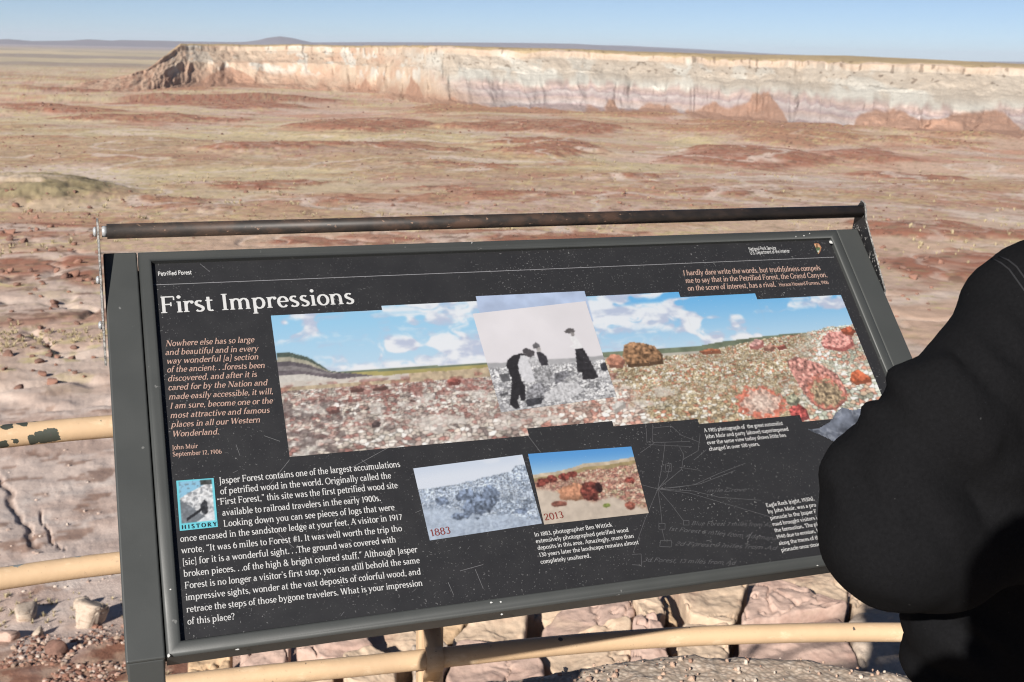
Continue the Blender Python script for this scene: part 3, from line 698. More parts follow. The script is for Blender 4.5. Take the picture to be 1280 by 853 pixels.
def build_railing():
    root = empty("railing", (0.0, 2.2, 0.0))
    tag(root, "tan painted pipe railing with chipped paint curving round the overlook behind the sign", "railing")
    L = lambda p: (p[0], p[1] - 2.2, p[2])
    def rail(z, mat):
        bm = bmesh.new(); add_tube(bm, [L(p) for p in rail_path(z)], 0.0205, 24)
        return bm_obj("rail", bm, mat, root, True)
    ch = lambda lst, z: [(L(on_rail(px, py, z)), r, c) for px, py, r, c in lst]
    rail(0.90, paint_mat("tan_paint_worn", ch([(62, 546, 0.016, DKGREEN), (54, 549, 0.015, DKGREEN), (43, 552, 0.011, DKGREEN), (20, 552, 0.007, DKGREEN), (4, 557, 0.011, DKGREEN), (10, 532, 0.010, DKGREEN), (28, 529, 0.009, DKGREEN), (44, 526, 0.007, DKGREEN), (126, 526, 0.003, DKGREEN)], 0.90)))
    rail(0.635, paint_mat("tan_paint_chipped", ch([(12, 705, 0.010, GREYST), (22, 706, 0.011, GREYST), (27, 700, 0.008, GREYST), (102, 691, 0.011, GREYST), (54, 695, 0.005, GREYST)], 0.635)))
    lower = paint_mat("tan_paint", ch([(790, 788, 0.004, (0.07, 0.06, 0.05)), (793, 791, 0.003, (0.07, 0.06, 0.05)), (862, 785, 0.003, (0.07, 0.06, 0.05)), (700, 799, 0.003, (0.07, 0.06, 0.05)), (1066, 785, 0.004, (0.07, 0.06, 0.05))], 0.37))
    rail(0.37, lower)
    path = rail_path(0)
    for xp in (-1.75, -0.118, 1.6):
        i = min(range(len(path)), key=lambda k: abs(path[k][0] - xp)); p = path[i]; q = path[i + 1]; o_ = path[i - 1]
        ang = math.atan2(q[1] - o_[1], q[0] - o_[0])
        M = Matrix.Translation((p[0], p[1] - 2.2, 0)) @ Matrix.Rotation(ang, 4, 'Z')
        post = bmesh.new(); add_box(post, (-0.026, 0.024, 0.0), (0.026, 0.064, 0.93), 0.006)
        add_box(post, (-0.07, 0.0, 0.0), (0.07, 0.115, 0.012), 0.003)
        post.transform(M); po = bm_obj("post", post, lower, root)
        for z in (0.90, 0.635, 0.37):                      # flat strap bent round the front of each rail
            st = bmesh.new(); w = 0.017; pts = []
            for k in range(13):
                t = math.pi * k / 12; pts.append((-math.sin(t) * 0.027, math.cos(t) * 0.027))
            pts = [(0.030, 0.075)] + pts + [(0.030, -0.075)]
            ring = []
            for (y, zz) in pts:
                ring.append([st.verts.new((sx, yy, z + zz * sc_)) for sx, yy, sc_ in ((-w, y, 1.0), (w, y, 1.0), (w, y + (0.005 if y < 0.02 else 0.0), 0.86), (-w, y + (0.005 if y < 0.02 else 0.0), 0.86))])
            for r0, r1 in zip(ring, ring[1:]):
                for k in range(4): st.faces.new((r0[k], r0[(k + 1) % 4], r1[(k + 1) % 4], r1[k])).smooth = True
            st.faces.new(ring[0][::-1]); st.faces.new(ring[-1])
            bmesh.ops.recalc_face_normals(st, faces=st.faces[:])
            st.transform(M); bm_obj("strap", st, lower, po)
build_railing()

# ------------------------------------------------------------------ the interpretive sign: frame of reference of its sloping face
SBL = np.array([-0.4143, 1.3622, 0.8280])
SR1 = np.array([0.94556, 0.32547, 0.0]); SR1 /= np.linalg.norm(SR1)
SR2 = np.array([-0.22774, 0.66134, 0.71468]); SR2 -= SR1 * (SR1 @ SR2); SR2 /= np.linalg.norm(SR2)
SN = np.cross(SR1, SR2)
SF = np.array([-SR1[1], SR1[0], 0.0])                    # horizontal, away from the reader
PW, PH = 1.190, 0.5842
SROOT = SBL + SR1 * PW / 2; SROOT[2] = 0.0
def sp(u, v, n=0.0):
    """point of the sign (along, up the slope, out of the face) in the sign's own space"""
    p = SBL + SR1 * u + SR2 * v + SN * n - SROOT
    return Vector((float(p[0]), float(p[1]), float(p[2])))
def uv(px, py, n=0.0):
    d = ray(px, py); O = SBL + SN * n; t = ((O - CAMPOS) @ SN) / (d @ SN); P = CAMPOS + d * t - O
    return np.array([P @ SR1, P @ SR2])

# ------------------------------------------------------------------ a broad-nib roman alphabet drawn as strokes
GLYPHS = {
 'a': (4.5, 'l 3.1 .3 3.1 3.2|a 2.05 3.2 1.05 1.25 0 165|a 1.8 1.3 1.25 1.2 70 300|l 3.1 2.7 1.9 2.5 .5|l 3.1 .5 4 .2 .5'),
 'b': (5.2, 'l 1 0 1 7.2|a 2.5 2.25 1.7 2.2 -150 150|s .6 7.05 .55'),
 'c': (4.2, 'a 2.35 2.25 1.65 2.2 45 320|d 3.5 3.7 .5'),
 'd': (5.3, 'l 4 0 4 7.2|a 2.5 2.25 1.7 2.2 30 330|s 3.6 7.05 .55|s 4.4 .15 .5'),
 'e': (4.4, 'a 2.25 2.25 1.6 2.2 0 320|l .8 2.4 3.8 2.4 .45'),
 'f': (3.1, 'l 1.3 0 1.3 5.8|a 2.4 5.8 1.1 1.3 40 180|l .2 4.4 2.6 4.4 .45|s 1.3 .15 .95'),
 'g': (4.8, 'a 2.2 3 1.4 1.5 0 360|a 2.3 -.85 1.8 1.2 0 360|l 1.2 1.7 .9 .8 .5|l .9 .6 3.2 .4 .7|l 3.3 4 4.5 4.4 .45'),
 'h': (5.4, 'l 1 0 1 7.2|a 2.65 2.9 1.4 1.55 0 150|l 4.05 0 4.05 2.9|s 1 .15 .9|s 4.05 .15 .9|s .6 7.05 .55'),
 'i': (2.6, 'l 1.3 0 1.3 4.5|s 1.3 .15 .95|s .9 4.35 .55|d 1.25 6.4 .6'),
 'j': (2.6, 'l 1.5 -.8 1.5 4.5|a .6 -.8 .9 1.2 260 360|s 1.1 4.35 .55|d 1.45 6.4 .6'),
 'k': (5.1, 'l 1 0 1 7.2|l 1.2 2.1 3.8 4.4 .5|l 2 2.8 4.3 .1 .95|s 1 .15 .9|s 4.3 .15 .8|s 3.7 4.35 .8|s .6 7.05 .55'),
 'l': (2.6, 'l 1.3 0 1.3 7.2|s 1.3 .15 .95|s .9 7.05 .55'),
 'm': (8.0, 'l 1 0 1 4.5|a 2.45 2.9 1.3 1.55 0 150|l 3.75 0 3.75 2.9|a 5.2 2.9 1.3 1.55 0 150|l 6.5 0 6.5 2.9|s 1 .15 .85|s 3.75 .15 .8|s 6.5 .15 .85|s .6 4.35 .5'),
 'n': (5.4, 'l 1 0 1 4.5|a 2.65 2.9 1.4 1.55 0 150|l 4.05 0 4.05 2.9|s 1 .15 .9|s 4.05 .15 .9|s .6 4.35 .55'),
 'o': (4.8, 'a 2.4 2.25 1.75 2.2 0 360'),
 'p': (5.3, 'l 1 -2.1 1 4.5|a 2.6 2.25 1.7 2.2 -150 150|s 1 -2 .9|s .6 4.35 .55'),
 'q': (5.2, 'l 4 -2.1 4 4.5|a 2.5 2.25 1.7 2.2 30 330|s 4 -2 .9'),
 'r': (3.7, 'l 1 0 1 4.5|a 2.4 2.9 1.3 1.5 70 160|d 3.05 4 .55|s 1 .15 .95|s .6 4.35 .55'),
 's': (3.8, 'a 1.9 3.4 1.1 1.05 40 250|a 1.9 1.15 1.25 1.1 -150 70|l 1 2.9 2.9 1.7 .9'),
 't': (3.2, 'l 1.3 .9 1.3 5.9|a 2.2 .95 .9 .85 180 310|l .3 4.4 2.8 4.4 .45'),
 'u': (5.4, 'l 1 1.6 1 4.5|a 2.45 1.6 1.4 1.55 180 330|l 4.05 0 4.05 4.5|s .6 4.35 .55|s 3.65 4.35 .55|s 4.45 .15 .5'),
 'v': (4.8, 'l .7 4.4 2.4 .1 .95|l 2.4 .1 4.1 4.4 .5|s .7 4.35 .8|s 4.1 4.35 .7'),
 'w': (7.0, 'l .7 4.4 2.1 .1 .95|l 2.1 .1 3.5 4.4 .5|l 3.5 4.4 4.9 .1 .95|l 4.9 .1 6.3 4.4 .5|s .7 4.35 .8|s 6.3 4.35 .7'),
 'x': (4.8, 'l .8 4.4 4 .1 .95|l .8 .1 4 4.4 .5|s .8 4.35 .7|s 4 .15 .7|s .8 .15 .7|s 4 4.35 .7'),
 'y': (4.8, 'l .7 4.4 2.5 .1 .95|l 4.1 4.4 1.7 -1.9 .5|d 1.2 -1.8 .55|s .7 4.35 .8|s 4.1 4.35 .7'),
 'z': (4.4, 'l .7 4.3 3.7 4.3 .5|l 3.7 4.3 .7 .2 .95|l .7 .2 3.8 .2 .5'),
 'A': (6.6, 'l .8 0 3.3 6.8 .5|l 3.3 6.8 5.7 0 1.05|l 1.7 2.4 4.6 2.4 .45|s .8 .15 .9|s 5.7 .15 1'),
 'B': (5.8, 'l 1.2 0 1.2 6.8|a 2.8 5.15 1.5 1.6 -80 90|a 2.9 1.8 1.9 1.75 -90 80|l 1 6.7 2.8 6.7 .45|l 1 3.5 2.9 3.5 .45|l 1 .15 2.9 .15 .45|s 1 6.65 .7|s 1 .15 .7'),
 'C': (6.4, 'a 3.5 3.4 2.8 3.4 45 318|l 5.5 4.8 5.7 6.6 .5'),
 'D': (6.9, 'l 1.2 0 1.2 6.8|a 2.9 3.4 3 3.3 -90 90|l 1 6.65 2.9 6.65 .45|l 1 .15 2.9 .15 .45|s 1 6.65 .7|s 1 .15 .7'),
 'E': (5.6, 'l 1.2 0 1.2 6.8|l .5 6.65 4.8 6.65 .45|l 1.2 3.5 3.8 3.5 .45|l .5 .15 5 .15 .45|l 4.8 6.6 4.8 5.3 .5|l 5 .2 5.1 1.6 .5|l 3.8 2.8 3.8 4.2 .45'),
 'F': (5.3, 'l 1.2 0 1.2 6.8|l .4 6.65 4.8 6.65 .45|l 1.2 3.5 3.7 3.5 .45|l 4.8 6.6 4.8 5.2 .5|l 3.7 2.7 3.7 4.3 .45|s 1.2 .15 1.05'),
 'G': (6.9, 'a 3.5 3.4 2.8 3.4 45 325|l 5.5 4.8 5.7 6.6 .5|l 5.7 .6 5.7 2.8 .95|s 5.5 2.9 1'),
 'H': (7.4, 'l 1.3 0 1.3 6.8|l 6 0 6 6.8|l 1.3 3.5 6 3.5 .45|s 1.3 .15 1|s 1.3 6.65 1|s 6 .15 1|s 6 6.65 1'),
 'I': (3.2, 'l 1.6 0 1.6 6.8|s 1.6 .15 1.05|s 1.6 6.65 1.05'),
 'J': (3.4, 'l 1.9 -.4 1.9 6.8|a .9 -.4 1 1.3 260 360|s 1.9 6.65 1.05'),
 'L': (5.4, 'l 1.2 0 1.2 6.8|l .4 .15 4.9 .15 .45|l 4.9 .2 5 1.7 .5|s 1.2 6.65 1.05'),
 'M': (8.4, 'l 1.2 0 1.3 6.8 .5|l 1.3 6.8 4.1 .2 1.05|l 4.1 .2 6.9 6.8 .5|l 7 0 6.9 6.8 1|s 1.2 .15 .9|s 7 .15 1|s 1.1 6.65 .7|s 7.1 6.65 .7'),
 'N': (7.2, 'l 1.3 0 1.3 6.8 .5|l 1.3 6.8 5.9 0 1.05|l 5.9 0 5.9 6.8 .5|s 1.3 .15 .95|s 1 6.65 .8|s 5.9 6.65 .95'),
 'O': (7.2, 'a 3.6 3.4 2.9 3.35 0 360'),
 'P': (5.6, 'l 1.2 0 1.2 6.8|a 2.9 4.9 1.8 1.75 -90 90|l 1 6.65 2.9 6.65 .45|l 1.2 3.1 2.9 3.1 .45|s 1.2 .15 1.05|s 1 6.65 .7'),
 'R': (6.3, 'l 1.2 0 1.2 6.8|a 2.8 5 1.7 1.65 -90 90|l 1 6.65 2.8 6.65 .45|l 1.2 3.35 2.8 3.35 .45|l 2.9 3.3 5.6 .1 1|s 1.2 .15 1.05|s 5.8 .15 .7|s 1 6.65 .7'),
 'S': (5.0, 'a 2.5 5.1 1.5 1.65 40 250|a 2.5 1.75 1.75 1.75 -150 70|l 1.3 4.4 3.8 2.6 1|l 3.9 5.4 4 6.6 .45|l 1 1.4 .8 .2 .45'),
 'T': (6.0, 'l 3 0 3 6.8|l .5 6.6 5.5 6.6 .45|l .5 6.6 .4 5.2 .5|l 5.5 6.6 5.6 5.2 .5|s 3 .15 1.1'),
 'U': (7.0, 'l 1.2 2.3 1.2 6.8|a 3.5 2.3 2.3 2.3 180 360|l 5.8 2.3 5.8 6.8 .5|s 1.2 6.65 1|s 5.8 6.65 .95'),
 'W': (9.2, 'l .9 6.7 2.8 .1 1.05|l 2.8 .1 4.6 6.7 .5|l 4.6 6.7 6.5 .1 1.05|l 6.5 .1 8.3 6.7 .5|s .9 6.65 .9|s 4.6 6.65 .7|s 8.3 6.65 .8'),
 'Y': (6.2, 'l .8 6.7 3.1 3 1.05|l 3.1 3 5.4 6.7 .5|l 3.1 0 3.1 3|s .8 6.65 .9|s 5.4 6.65 .8|s 3.1 .15 1.05'),
 '0': (4.8, 'a 2.4 3.1 1.7 3.1 0 360'), '1': (3.6, 'l 1.9 0 1.9 6.2|l .8 5.2 1.9 6.1 .5|s 1.9 .15 1.05'),
 '2': (4.6, 'a 2.2 4.6 1.5 1.6 -20 170|l 3.6 4 .8 .4 .8|l .7 .35 4 .35 .7'), '3': (4.5, 'a 2.1 4.7 1.3 1.45 -80 150|a 2.1 1.6 1.6 1.6 -150 80'),
 '4': (4.8, 'l 3.2 0 3.2 6.2|l 3.2 6.2 .5 2.1 .5|l .5 2 4.3 2 .5'), '5': (4.5, 'a 2.1 1.9 1.7 1.95 -150 120|l 1 3.3 1.2 6 .5|l 1.2 5.9 3.7 5.9 .7'),
 '6': (4.8, 'a 2.5 1.95 1.7 1.9 0 360|a 3.6 2.2 2.9 4 110 180'), '7': (4.5, 'l .8 5.9 3.9 5.9 .7|l 3.9 5.9 1.8 0 .9'),
 '8': (4.8, 'a 2.4 4.7 1.4 1.45 0 360|a 2.4 1.65 1.7 1.65 0 360'), '9': (4.8, 'a 2.3 4.25 1.7 1.9 0 360|a 1.2 4 2.9 4 -70 0'),
 '.': (2.2, 'd 1.1 .4 .62'), ',': (2.2, 'd 1.1 .4 .6|l 1.4 .3 .8 -1 .5'), "'": (2.0, 'd 1 6.5 .55|l 1.3 6.4 .7 5.2 .5'),
 '\u201c': (3.6, 'd 1.1 5.7 .55|l .9 5.8 1.4 7 .5|d 2.5 5.7 .55|l 2.3 5.8 2.8 7 .5'), '\u201d': (3.6, 'd 1.1 6.5 .55|l 1.4 6.4 .8 5.2 .5|d 2.5 6.5 .55|l 2.8 6.4 2.2 5.2 .5'),
 '?': (4.0, 'a 1.9 5.2 1.4 1.5 -60 170|l 2.4 3.8 1.9 2 .7|d 1.9 .4 .62'), '#': (5.4, 'l 1.6 0 2.4 6.6 .6|l 3.4 0 4.2 6.6 .6|l .6 4.3 5 4.3 .6|l .4 2.2 4.8 2.2 .6'),
 '&': (7.0, 'a 2.7 5.2 1.3 1.5 0 360|a 2.6 1.7 1.9 1.7 60 330|l 2 4.2 5.6 .2 1|l 4.2 1 5.8 3.6 .5'),
 '[': (2.8, 'l 1.2 -1.3 1.2 7.2 .7|l 1.2 7 2.4 7 .5|l 1.2 -1.2 2.4 -1.2 .5'), ']': (2.8, 'l 1.6 -1.3 1.6 7.2 .7|l 1.6 7 .4 7 .5|l 1.6 -1.2 .4 -1.2 .5'),
 '(': (2.8, 'a 3.2 2.9 2 4.4 110 250'), ')': (2.8, 'a -.4 2.9 2 4.4 -70 70'), ':': (2.2, 'd 1.1 .4 .62|d 1.1 3.7 .62'), ' ': (2.2, ''),
}
def nib(text, thick=0.95, thin=0.46, serif=True, slant=0.0, track=0.0):
    """quads (4 points each) of a line of text and its advance, in font units"""
    x0 = 0.0; quads = []; k = 0
    for ch in text:
        adv, spec = GLYPHS[ch]
        for st in spec.split('|'):
            if not st: continue
            q = st.split(); v = [float(t) for t in q[1:]]
            if q[0] == 's':
                if not serif: continue
                x, y, h = v; pts = [(x - h, y), (x + h, y)]; ww = [0.36] * 2
            elif q[0] == 'd':
                x, y, r = v; r *= (thick / 0.95)
                quads.append([(x0 + x - r, y - .35 * r, k), (x0 + x - .35 * r, y - r, k), (x0 + x + .35 * r, y - r, k), (x0 + x + r, y - .35 * r, k)])
                quads.append([(x0 + x - r, y - .35 * r, k), (x0 + x + r, y - .35 * r, k), (x0 + x + r, y + .35 * r, k), (x0 + x - r, y + .35 * r, k)])
                quads.append([(x0 + x - r, y + .35 * r, k), (x0 + x + r, y + .35 * r, k), (x0 + x + .35 * r, y + r, k), (x0 + x - .35 * r, y + r, k)])
                k += 1; continue
            elif q[0] == 'l':
                pts = [(v[0], v[1]), (v[2], v[3])]
                if len(v) > 4: wv = v[4] * (thick / 0.95) if v[4] > 0.7 else max(v[4], thin)
                else: wv = None
                ww = [wv] * 2
            else:
                n = max(6, int(abs(v[5] - v[4]) / 24)); pts = [(v[0] + v[2] * math.cos(R(v[4] + (v[5] - v[4]) * i / n)), v[1] + v[3] * math.sin(R(v[4] + (v[5] - v[4]) * i / n))) for i in range(n + 1)]
                ww = [None] * (n + 1)
            L = []; Rr = []
            closed = math.hypot(pts[0][0] - pts[-1][0], pts[0][1] - pts[-1][1]) < 1e-6
            for i, p in enumerate(pts):
                a = pts[i - 1] if i else (pts[-2] if closed else pts[0]); b_ = pts[i + 1] if i < len(pts) - 1 else (pts[1] if closed else pts[-1])
                dx, dy = b_[0] - a[0], b_[1] - a[1]; ln = math.hypot(dx, dy) or 1
                w = (thin + (thick - thin) * abs(dy / ln) ** 1.2) if ww[i] is None else ww[i]
                if not serif: w = thick
                nx, ny = -dy / ln * w / 2, dx / ln * w / 2
                L.append((x0 + p[0] + nx, p[1] + ny)); Rr.append((x0 + p[0] - nx, p[1] - ny))
            for i in range(len(pts) - 1):
                quads.append([(*L[i], k), (*Rr[i], k), (*Rr[i + 1], k), (*L[i + 1], k)])
            k += 1
        x0 += adv + track
    return [[(x + y * slant, y, kk) for x, y, kk in q] for q in quads], x0 - track
def text_obj(name, lines, mat, parent, n0=0.0006, **kw):
    """lines: (text, left end of baseline px, right end px, cap height px)"""
    V = []; F = []
    for text, pa, pb, cap in lines:
        a = uv(*pa); b_ = uv(*pb); u_ = abs(uv(pa[0], pa[1] - cap)[1] - a[1]) / 6.8
        q, adv = nib(text, **kw)
        wid = math.hypot(*(b_ - a)); ax = (b_ - a) / wid; ay = np.array([-ax[1], ax[0]]); sx = wid / adv
        for quad in q:
            i = len(V)
            for x, y, k in quad:
                p = a + ax * x * sx + ay * y * u_; V.append(sp(p[0], p[1], n0 + 4e-6 * (k % 40)))
            F.append((i, i + 1, i + 2, i + 3))
    V = np.array([tuple(v) for v in V]); F = np.array(F)
    # face the reader
    nrm = np.cross(V[F[:, 1]] - V[F[:, 0]], V[F[:, 2]] - V[F[:, 0]]); flip = (nrm @ SN) < 0
    F[flip] = F[flip][:, ::-1]
    return np_mesh(name, V, F, mat, parent, smooth=False)

# ------------------------------------------------------------------ printed pictures: grids of coloured points
PRINT = 0.43
class Pic:
    def __init__(s, u0, v0, u1, v1, step, corners=None):
        s.nu = max(2, int(round((u1 - u0) / step)) + 1); s.nv = max(2, int(round((v1 - v0) / step)) + 1)
        s.S, s.T = np.meshgrid(np.linspace(0, 1, s.nu), np.linspace(0, 1, s.nv))
        if corners is None: s.U = u0 + (u1 - u0) * s.S; s.V = v0 + (v1 - v0) * s.T
        else:
            a, b_, c, d = [np.asarray(q, float) for q in corners]          # bl, br, tr, tl
            s.U = (a[0] * (1 - s.S) + b_[0] * s.S) * (1 - s.T) + (d[0] * (1 - s.S) + c[0] * s.S) * s.T
            s.V = (a[1] * (1 - s.S) + b_[1] * s.S) * (1 - s.T) + (d[1] * (1 - s.S) + c[1] * s.S) * s.T
        s.I = np.zeros(s.U.shape + (3,)); s.keep = np.ones(s.U.shape, bool)
    def poly(s, pts, px=True, zoom=None):
        if zoom: pts = [(zoom[0] + x * zoom[2], zoom[1] + y * zoom[2]) for x, y in pts]
        P = [uv(*p) for p in pts] if px else pts
        m = np.zeros(s.U.shape, bool)
        for (x0, y0), (x1, y1) in zip(P, list(P[1:]) + [P[0]]):
            c = (y0 > s.V) != (y1 > s.V)
            with np.errstate(divide='ignore', invalid='ignore'):
                m ^= c & (s.U < (x1 - x0) * (s.V - y0) / (y1 - y0) + x0)
        return m
    def ell(s, cx, cy, rx, ry, wob=0.0, seed=1):
        c = uv(cx, cy); a = abs(uv(cx + rx, cy)[0] - c[0]); b_ = abs(uv(cx, cy - ry)[1] - c[1])
        d = np.hypot((s.U - c[0]) / a, (s.V - c[1]) / b_)
        return d + wob * (fbm(s.U * 160, s.V * 160, 3, seed) - 0.5)
    def paint(s, m, col, noise=0.0, sc=300, seed=3):
        col = np.asarray(col, float)
        if noise: c = col[None, None] * (1 + noise * 2 * (fbm(s.U * sc, s.V * sc, 4, seed) - 0.5))[..., None]
        else: c = np.broadcast_to(col, s.I.shape)
        a = np.asarray(m, float)[..., None]; s.I = s.I * (1 - a) + c * a
    def build(s, name, parent, mat, n=0.0008):
        idx = np.arange(s.nu * s.nv).reshape(s.nv, s.nu)
        k = s.keep[:-1, :-1] & s.keep[1:, 1:] & s.keep[:-1, 1:] & s.keep[1:, :-1]
        F = np.stack([idx[:-1, :-1], idx[:-1, 1:], idx[1:, 1:], idx[1:, :-1]], -1)[k]
        P = (SBL - SROOT)[None] + s.U.reshape(-1, 1) * SR1 + s.V.reshape(-1, 1) * SR2 + n * SN
        used = np.zeros(len(P), bool); used[F.ravel()] = True; re = np.cumsum(used) - 1
        q = np.pad(s.I, ((1, 1), (1, 1), (0, 0)), mode='edge'); bl = (q[:-2, 1:-1] + q[2:, 1:-1] + q[1:-1, :-2] + q[1:-1, 2:]) / 4; s.I = 0.55 * s.I + 0.45 * bl
        col = lin(np.clip(s.I, 0, 255)).reshape(-1, 3) * PRINT
        return np_mesh(name, P[used], re[F], mat, parent, smooth=False, colors=col[used])
def pebbles(p, hv, pal, seed, size=1.0):
    """stones lying on a printed ground, smaller towards its horizon hv"""
    d = np.maximum(hv - p.V, 0.0); pal = np.asarray(pal, float); out = None
    wu = p.U + 0.006 * (fbm(p.U * 90, p.V * 90, 3, seed + 1) - 0.5); wv = p.V + 0.004 * (fbm(p.U * 90 + 7, p.V * 90, 3, seed + 2) - 0.5)
    for k, (cs, lo, hi) in enumerate(((0.0042, -1, 0), (0.0062, 0.018, 0.045), (0.0090, 0.06, 0.11))):
        cs = cs * size; d1, d2, ide = cells(wu / cs, wv / (cs * 0.62), seed + 3 * k)
        c = pal[(ide * 0.999 * len(pal)).astype(int)]
        c = c * (0.60 + 0.46 * sstep(0.0, 0.30, d2 - d1) + 0.10 * (_hash((ide * 9999).astype(np.int64), (ide * 777).astype(np.int64), 4) - 0.5))[..., None]
        out = c if out is None else mix(out, c, sstep(lo, hi, d + 0.02 * (fbm(p.U * 60, p.V * 60, 2, seed + 8) - 0.5)))
    f = fbm(p.U * 38, p.V * 80, 4, seed + 20)
    out = out * (0.82 + 0.40 * f + 0.20 * fbm(p.U * 420, p.V * 420, 3, seed))[..., None]
    g = out.mean(-1, keepdims=True); return g + (out - g) * 0.78 + 6
def clouds(p, seed, cover=0.5, sx=9, sy=17):
    f = fbm(p.U * sx + 2.2 * fbm(p.U * 20, p.V * 26, 3, seed + 4), p.V * sy, 6, seed, 0.55)
    return sstep(cover - 0.03, cover + 0.17, f), f

def paint_panorama():
    p = Pic(0.1662, 0.225, 1.1676, 0.4995, 0.00155)
    U, V = p.U, p.V
    hv = 0.3775 - 0.0 * U
    t = np.clip((V - 0.378) / 0.11, 0, 1)
    top = mix(np.array([150, 208, 246]), np.array([104, 182, 240]), sstep(0.62, 0.72, U)); p.I = mix(np.broadcast_to(np.array([196, 224, 246]), p.I.shape), top, t)
    m, f = clouds(p, 64, 0.445 + 0.03 * sstep(0.6, 0.75, U), 9, 22)
    shade = fbm(U * 30, V * 55, 4, 67)
    p.I = p.I * (1 - m[..., None] * 0.92) + m[..., None] * 0.92 * mix(np.array([196, 204, 228]), np.array([244, 246, 252]), sstep(0.35, 0.62, shade + 0.8 * (f - 0.55)))
    strip = (U > 0.4939) & (U < 0.684) & (V > 0.44); p.paint(strip, (188, 205, 236), 0.10, 40)
    # far land
    hz = np.interp(U, [0.16, 0.25, 0.46, 0.60, 0.70, 0.86, 0.90, 1.0, 1.06, 1.17], [0.378, 0.3785, 0.3765, 0.378, 0.381, 0.381, 0.386, 0.392, 0.394, 0.394])
    p.paint((V < hz) & (V > 0.3), (120, 130, 110), 0.25, 60)
    p.paint((V < hz - 0.004) & (U < 0.62), (175, 165, 110), 0.15, 40)
    p.paint((V < 0.372) & (U > 0.6), (190, 186, 176), 0.15, 60)
    for k, y in enumerate((470, 462, 455, 449, 443)):
        mm = p.poly([(346, 442 + k * 5.5), (362, 441 + k * 5.5), (385, 447 + k * 4.5), (398, 455 + k * 3), (412, 464 + k), (440, 467), (470, 470), (470, 480), (346, 480)])
        p.paint(mm, [(88, 100, 92), (172, 168, 152), (104, 98, 104), (142, 136, 138), (112, 104, 110)][k], 0.25, 200, k)
    p.paint(p.poly([(346, 470), (380, 468), (420, 474), (425, 480), (346, 482)]), (215, 210, 204), 0.1)
    # stony ground
    gl = np.interp(U, [0.16, 0.30, 0.5, 0.62, 0.70, 0.8, 0.86, 0.92, 1.0, 1.06, 1.12, 1.17], [0.366, 0.366, 0.368, 0.368, 0.367, 0.366, 0.368, 0.378, 0.388, 0.392, 0.402, 0.404]) + 0.004 * (fbm(U * 120, 0 * U, 3, 71) - 0.5)
    palL = [(186, 170, 160), (208, 198, 190), (158, 136, 128), (172, 132, 122), (222, 216, 210), (132, 116, 112), (190, 176, 164), (198, 186, 172), (160, 108, 100)]
    palM = [(198, 176, 164), (226, 214, 204), (184, 122, 108), (204, 150, 132), (230, 224, 216), (160, 126, 114), (208, 192, 178)]
    palR = [(176, 156, 120), (196, 178, 146), (152, 128, 96), (206, 196, 172), (188, 122, 92), (214, 208, 196), (168, 150, 112)]
    palX = [(198, 202, 186), (226, 226, 216), (206, 142, 118), (178, 184, 164), (234, 232, 226), (196, 168, 140), (164, 162, 142), (212, 168, 146)]
    c = pebbles(p, 0.372, palL, 5)
    c = mix(c, pebbles(p, 0.372, palM, 6), sstep(0.5, 0.56, U + 0.1 * (fbm(U * 50, V * 50, 3, 8) - 0.5)))
    c = mix(c, pebbles(p, 0.385, palR, 7, 0.75), sstep(0.69, 0.73, U - 0.5 * (0.30 - V) + 0.08 * (fbm(U * 50, V * 50, 3, 9) - 0.5)))
    c = mix(c, pebbles(p, 0.40, palX, 8, 1.1), sstep(0.0, 0.06, U - 1.0 + 0.35 * (0.30 - V) + 0.08 * (fbm(U * 40, V * 40, 3, 10) - 0.5)))
    g = V < gl
    p.I = np.where(g[..., None], c, p.I)
    p.paint(g & (U < 0.62) & (V > 0.352), (196, 178, 152), 0.22, 180)
    p.paint(g & (U < 0.36) & (V > 0.357), (214, 206, 198), 0.1, 120)
    red = sstep(0.52, 0.60, fbm(U * 62, V * 150, 4, 81)) * g * (U < 0.70) * sstep(0.318, 0.33, V) * sstep(0.366, 0.358, V)
    p.paint(red * 0.6, (150, 98, 92), 0.6, 300)
    pale = sstep(0.6, 0.68, fbm(U * 26, V * 60, 4, 83)) * g * (V < 0.33) * (U < 0.8); p.paint(pale * 0.6, (226, 220, 214), 0.12)
    dark = sstep(0.50, 0.60, fbm(U * 70 + 3, V * 110, 3, 84)) * g * (U < 0.25) * (V < 0.335); p.paint(dark * 0.6, (98, 84, 84), 0.4)
    # named stones of the print
    def rock(pts, col, dk, seed, noise=0.5):
        m = p.poly(pts); p.paint(m, col, noise, 240, seed)
        ys = [q[1] for q in pts]; lo = p.poly([(x, y + 0.0) for x, y in pts]) & ~p.poly([(x - 3, y - 4) for x, y in pts]); p.paint(lo * 0.75, dk)
    rock([(407, 512), (412, 508), (424, 509), (425, 516), (412, 519)], (142, 104, 98), (96, 72, 70), 2)
    rock([(437, 485), (449, 483), (456, 487), (452, 491), (438, 492)], (136, 100, 94), (90, 68, 64), 3)
    rock([(466, 486), (481, 482), (486, 486), (480, 489), (466, 490)], (132, 98, 92), (90, 68, 64), 4)
    rock([(464, 531), (470, 525), (476, 529), (474, 535), (465, 535)], (108, 92, 92), (70, 60, 62), 5)
    rock([(558, 476), (566, 473), (576, 475), (575, 481), (562, 483)], (166, 100, 92), (110, 70, 66), 6)
    rock([(757, 450), (764, 443), (774, 444), (782, 452), (778, 461), (762, 460)], (196, 140, 118), (120, 84, 72), 7)
    rock([(778, 446), (780, 432), (788, 428), (802, 429), (818, 433), (828, 444), (829, 456), (806, 458), (786, 460)], (152, 118, 90), (78, 60, 46), 8, 0.8)
    rock([(873, 440), (886, 436), (900, 437), (902, 442), (880, 444)], (188, 120, 90), (120, 80, 64), 9)
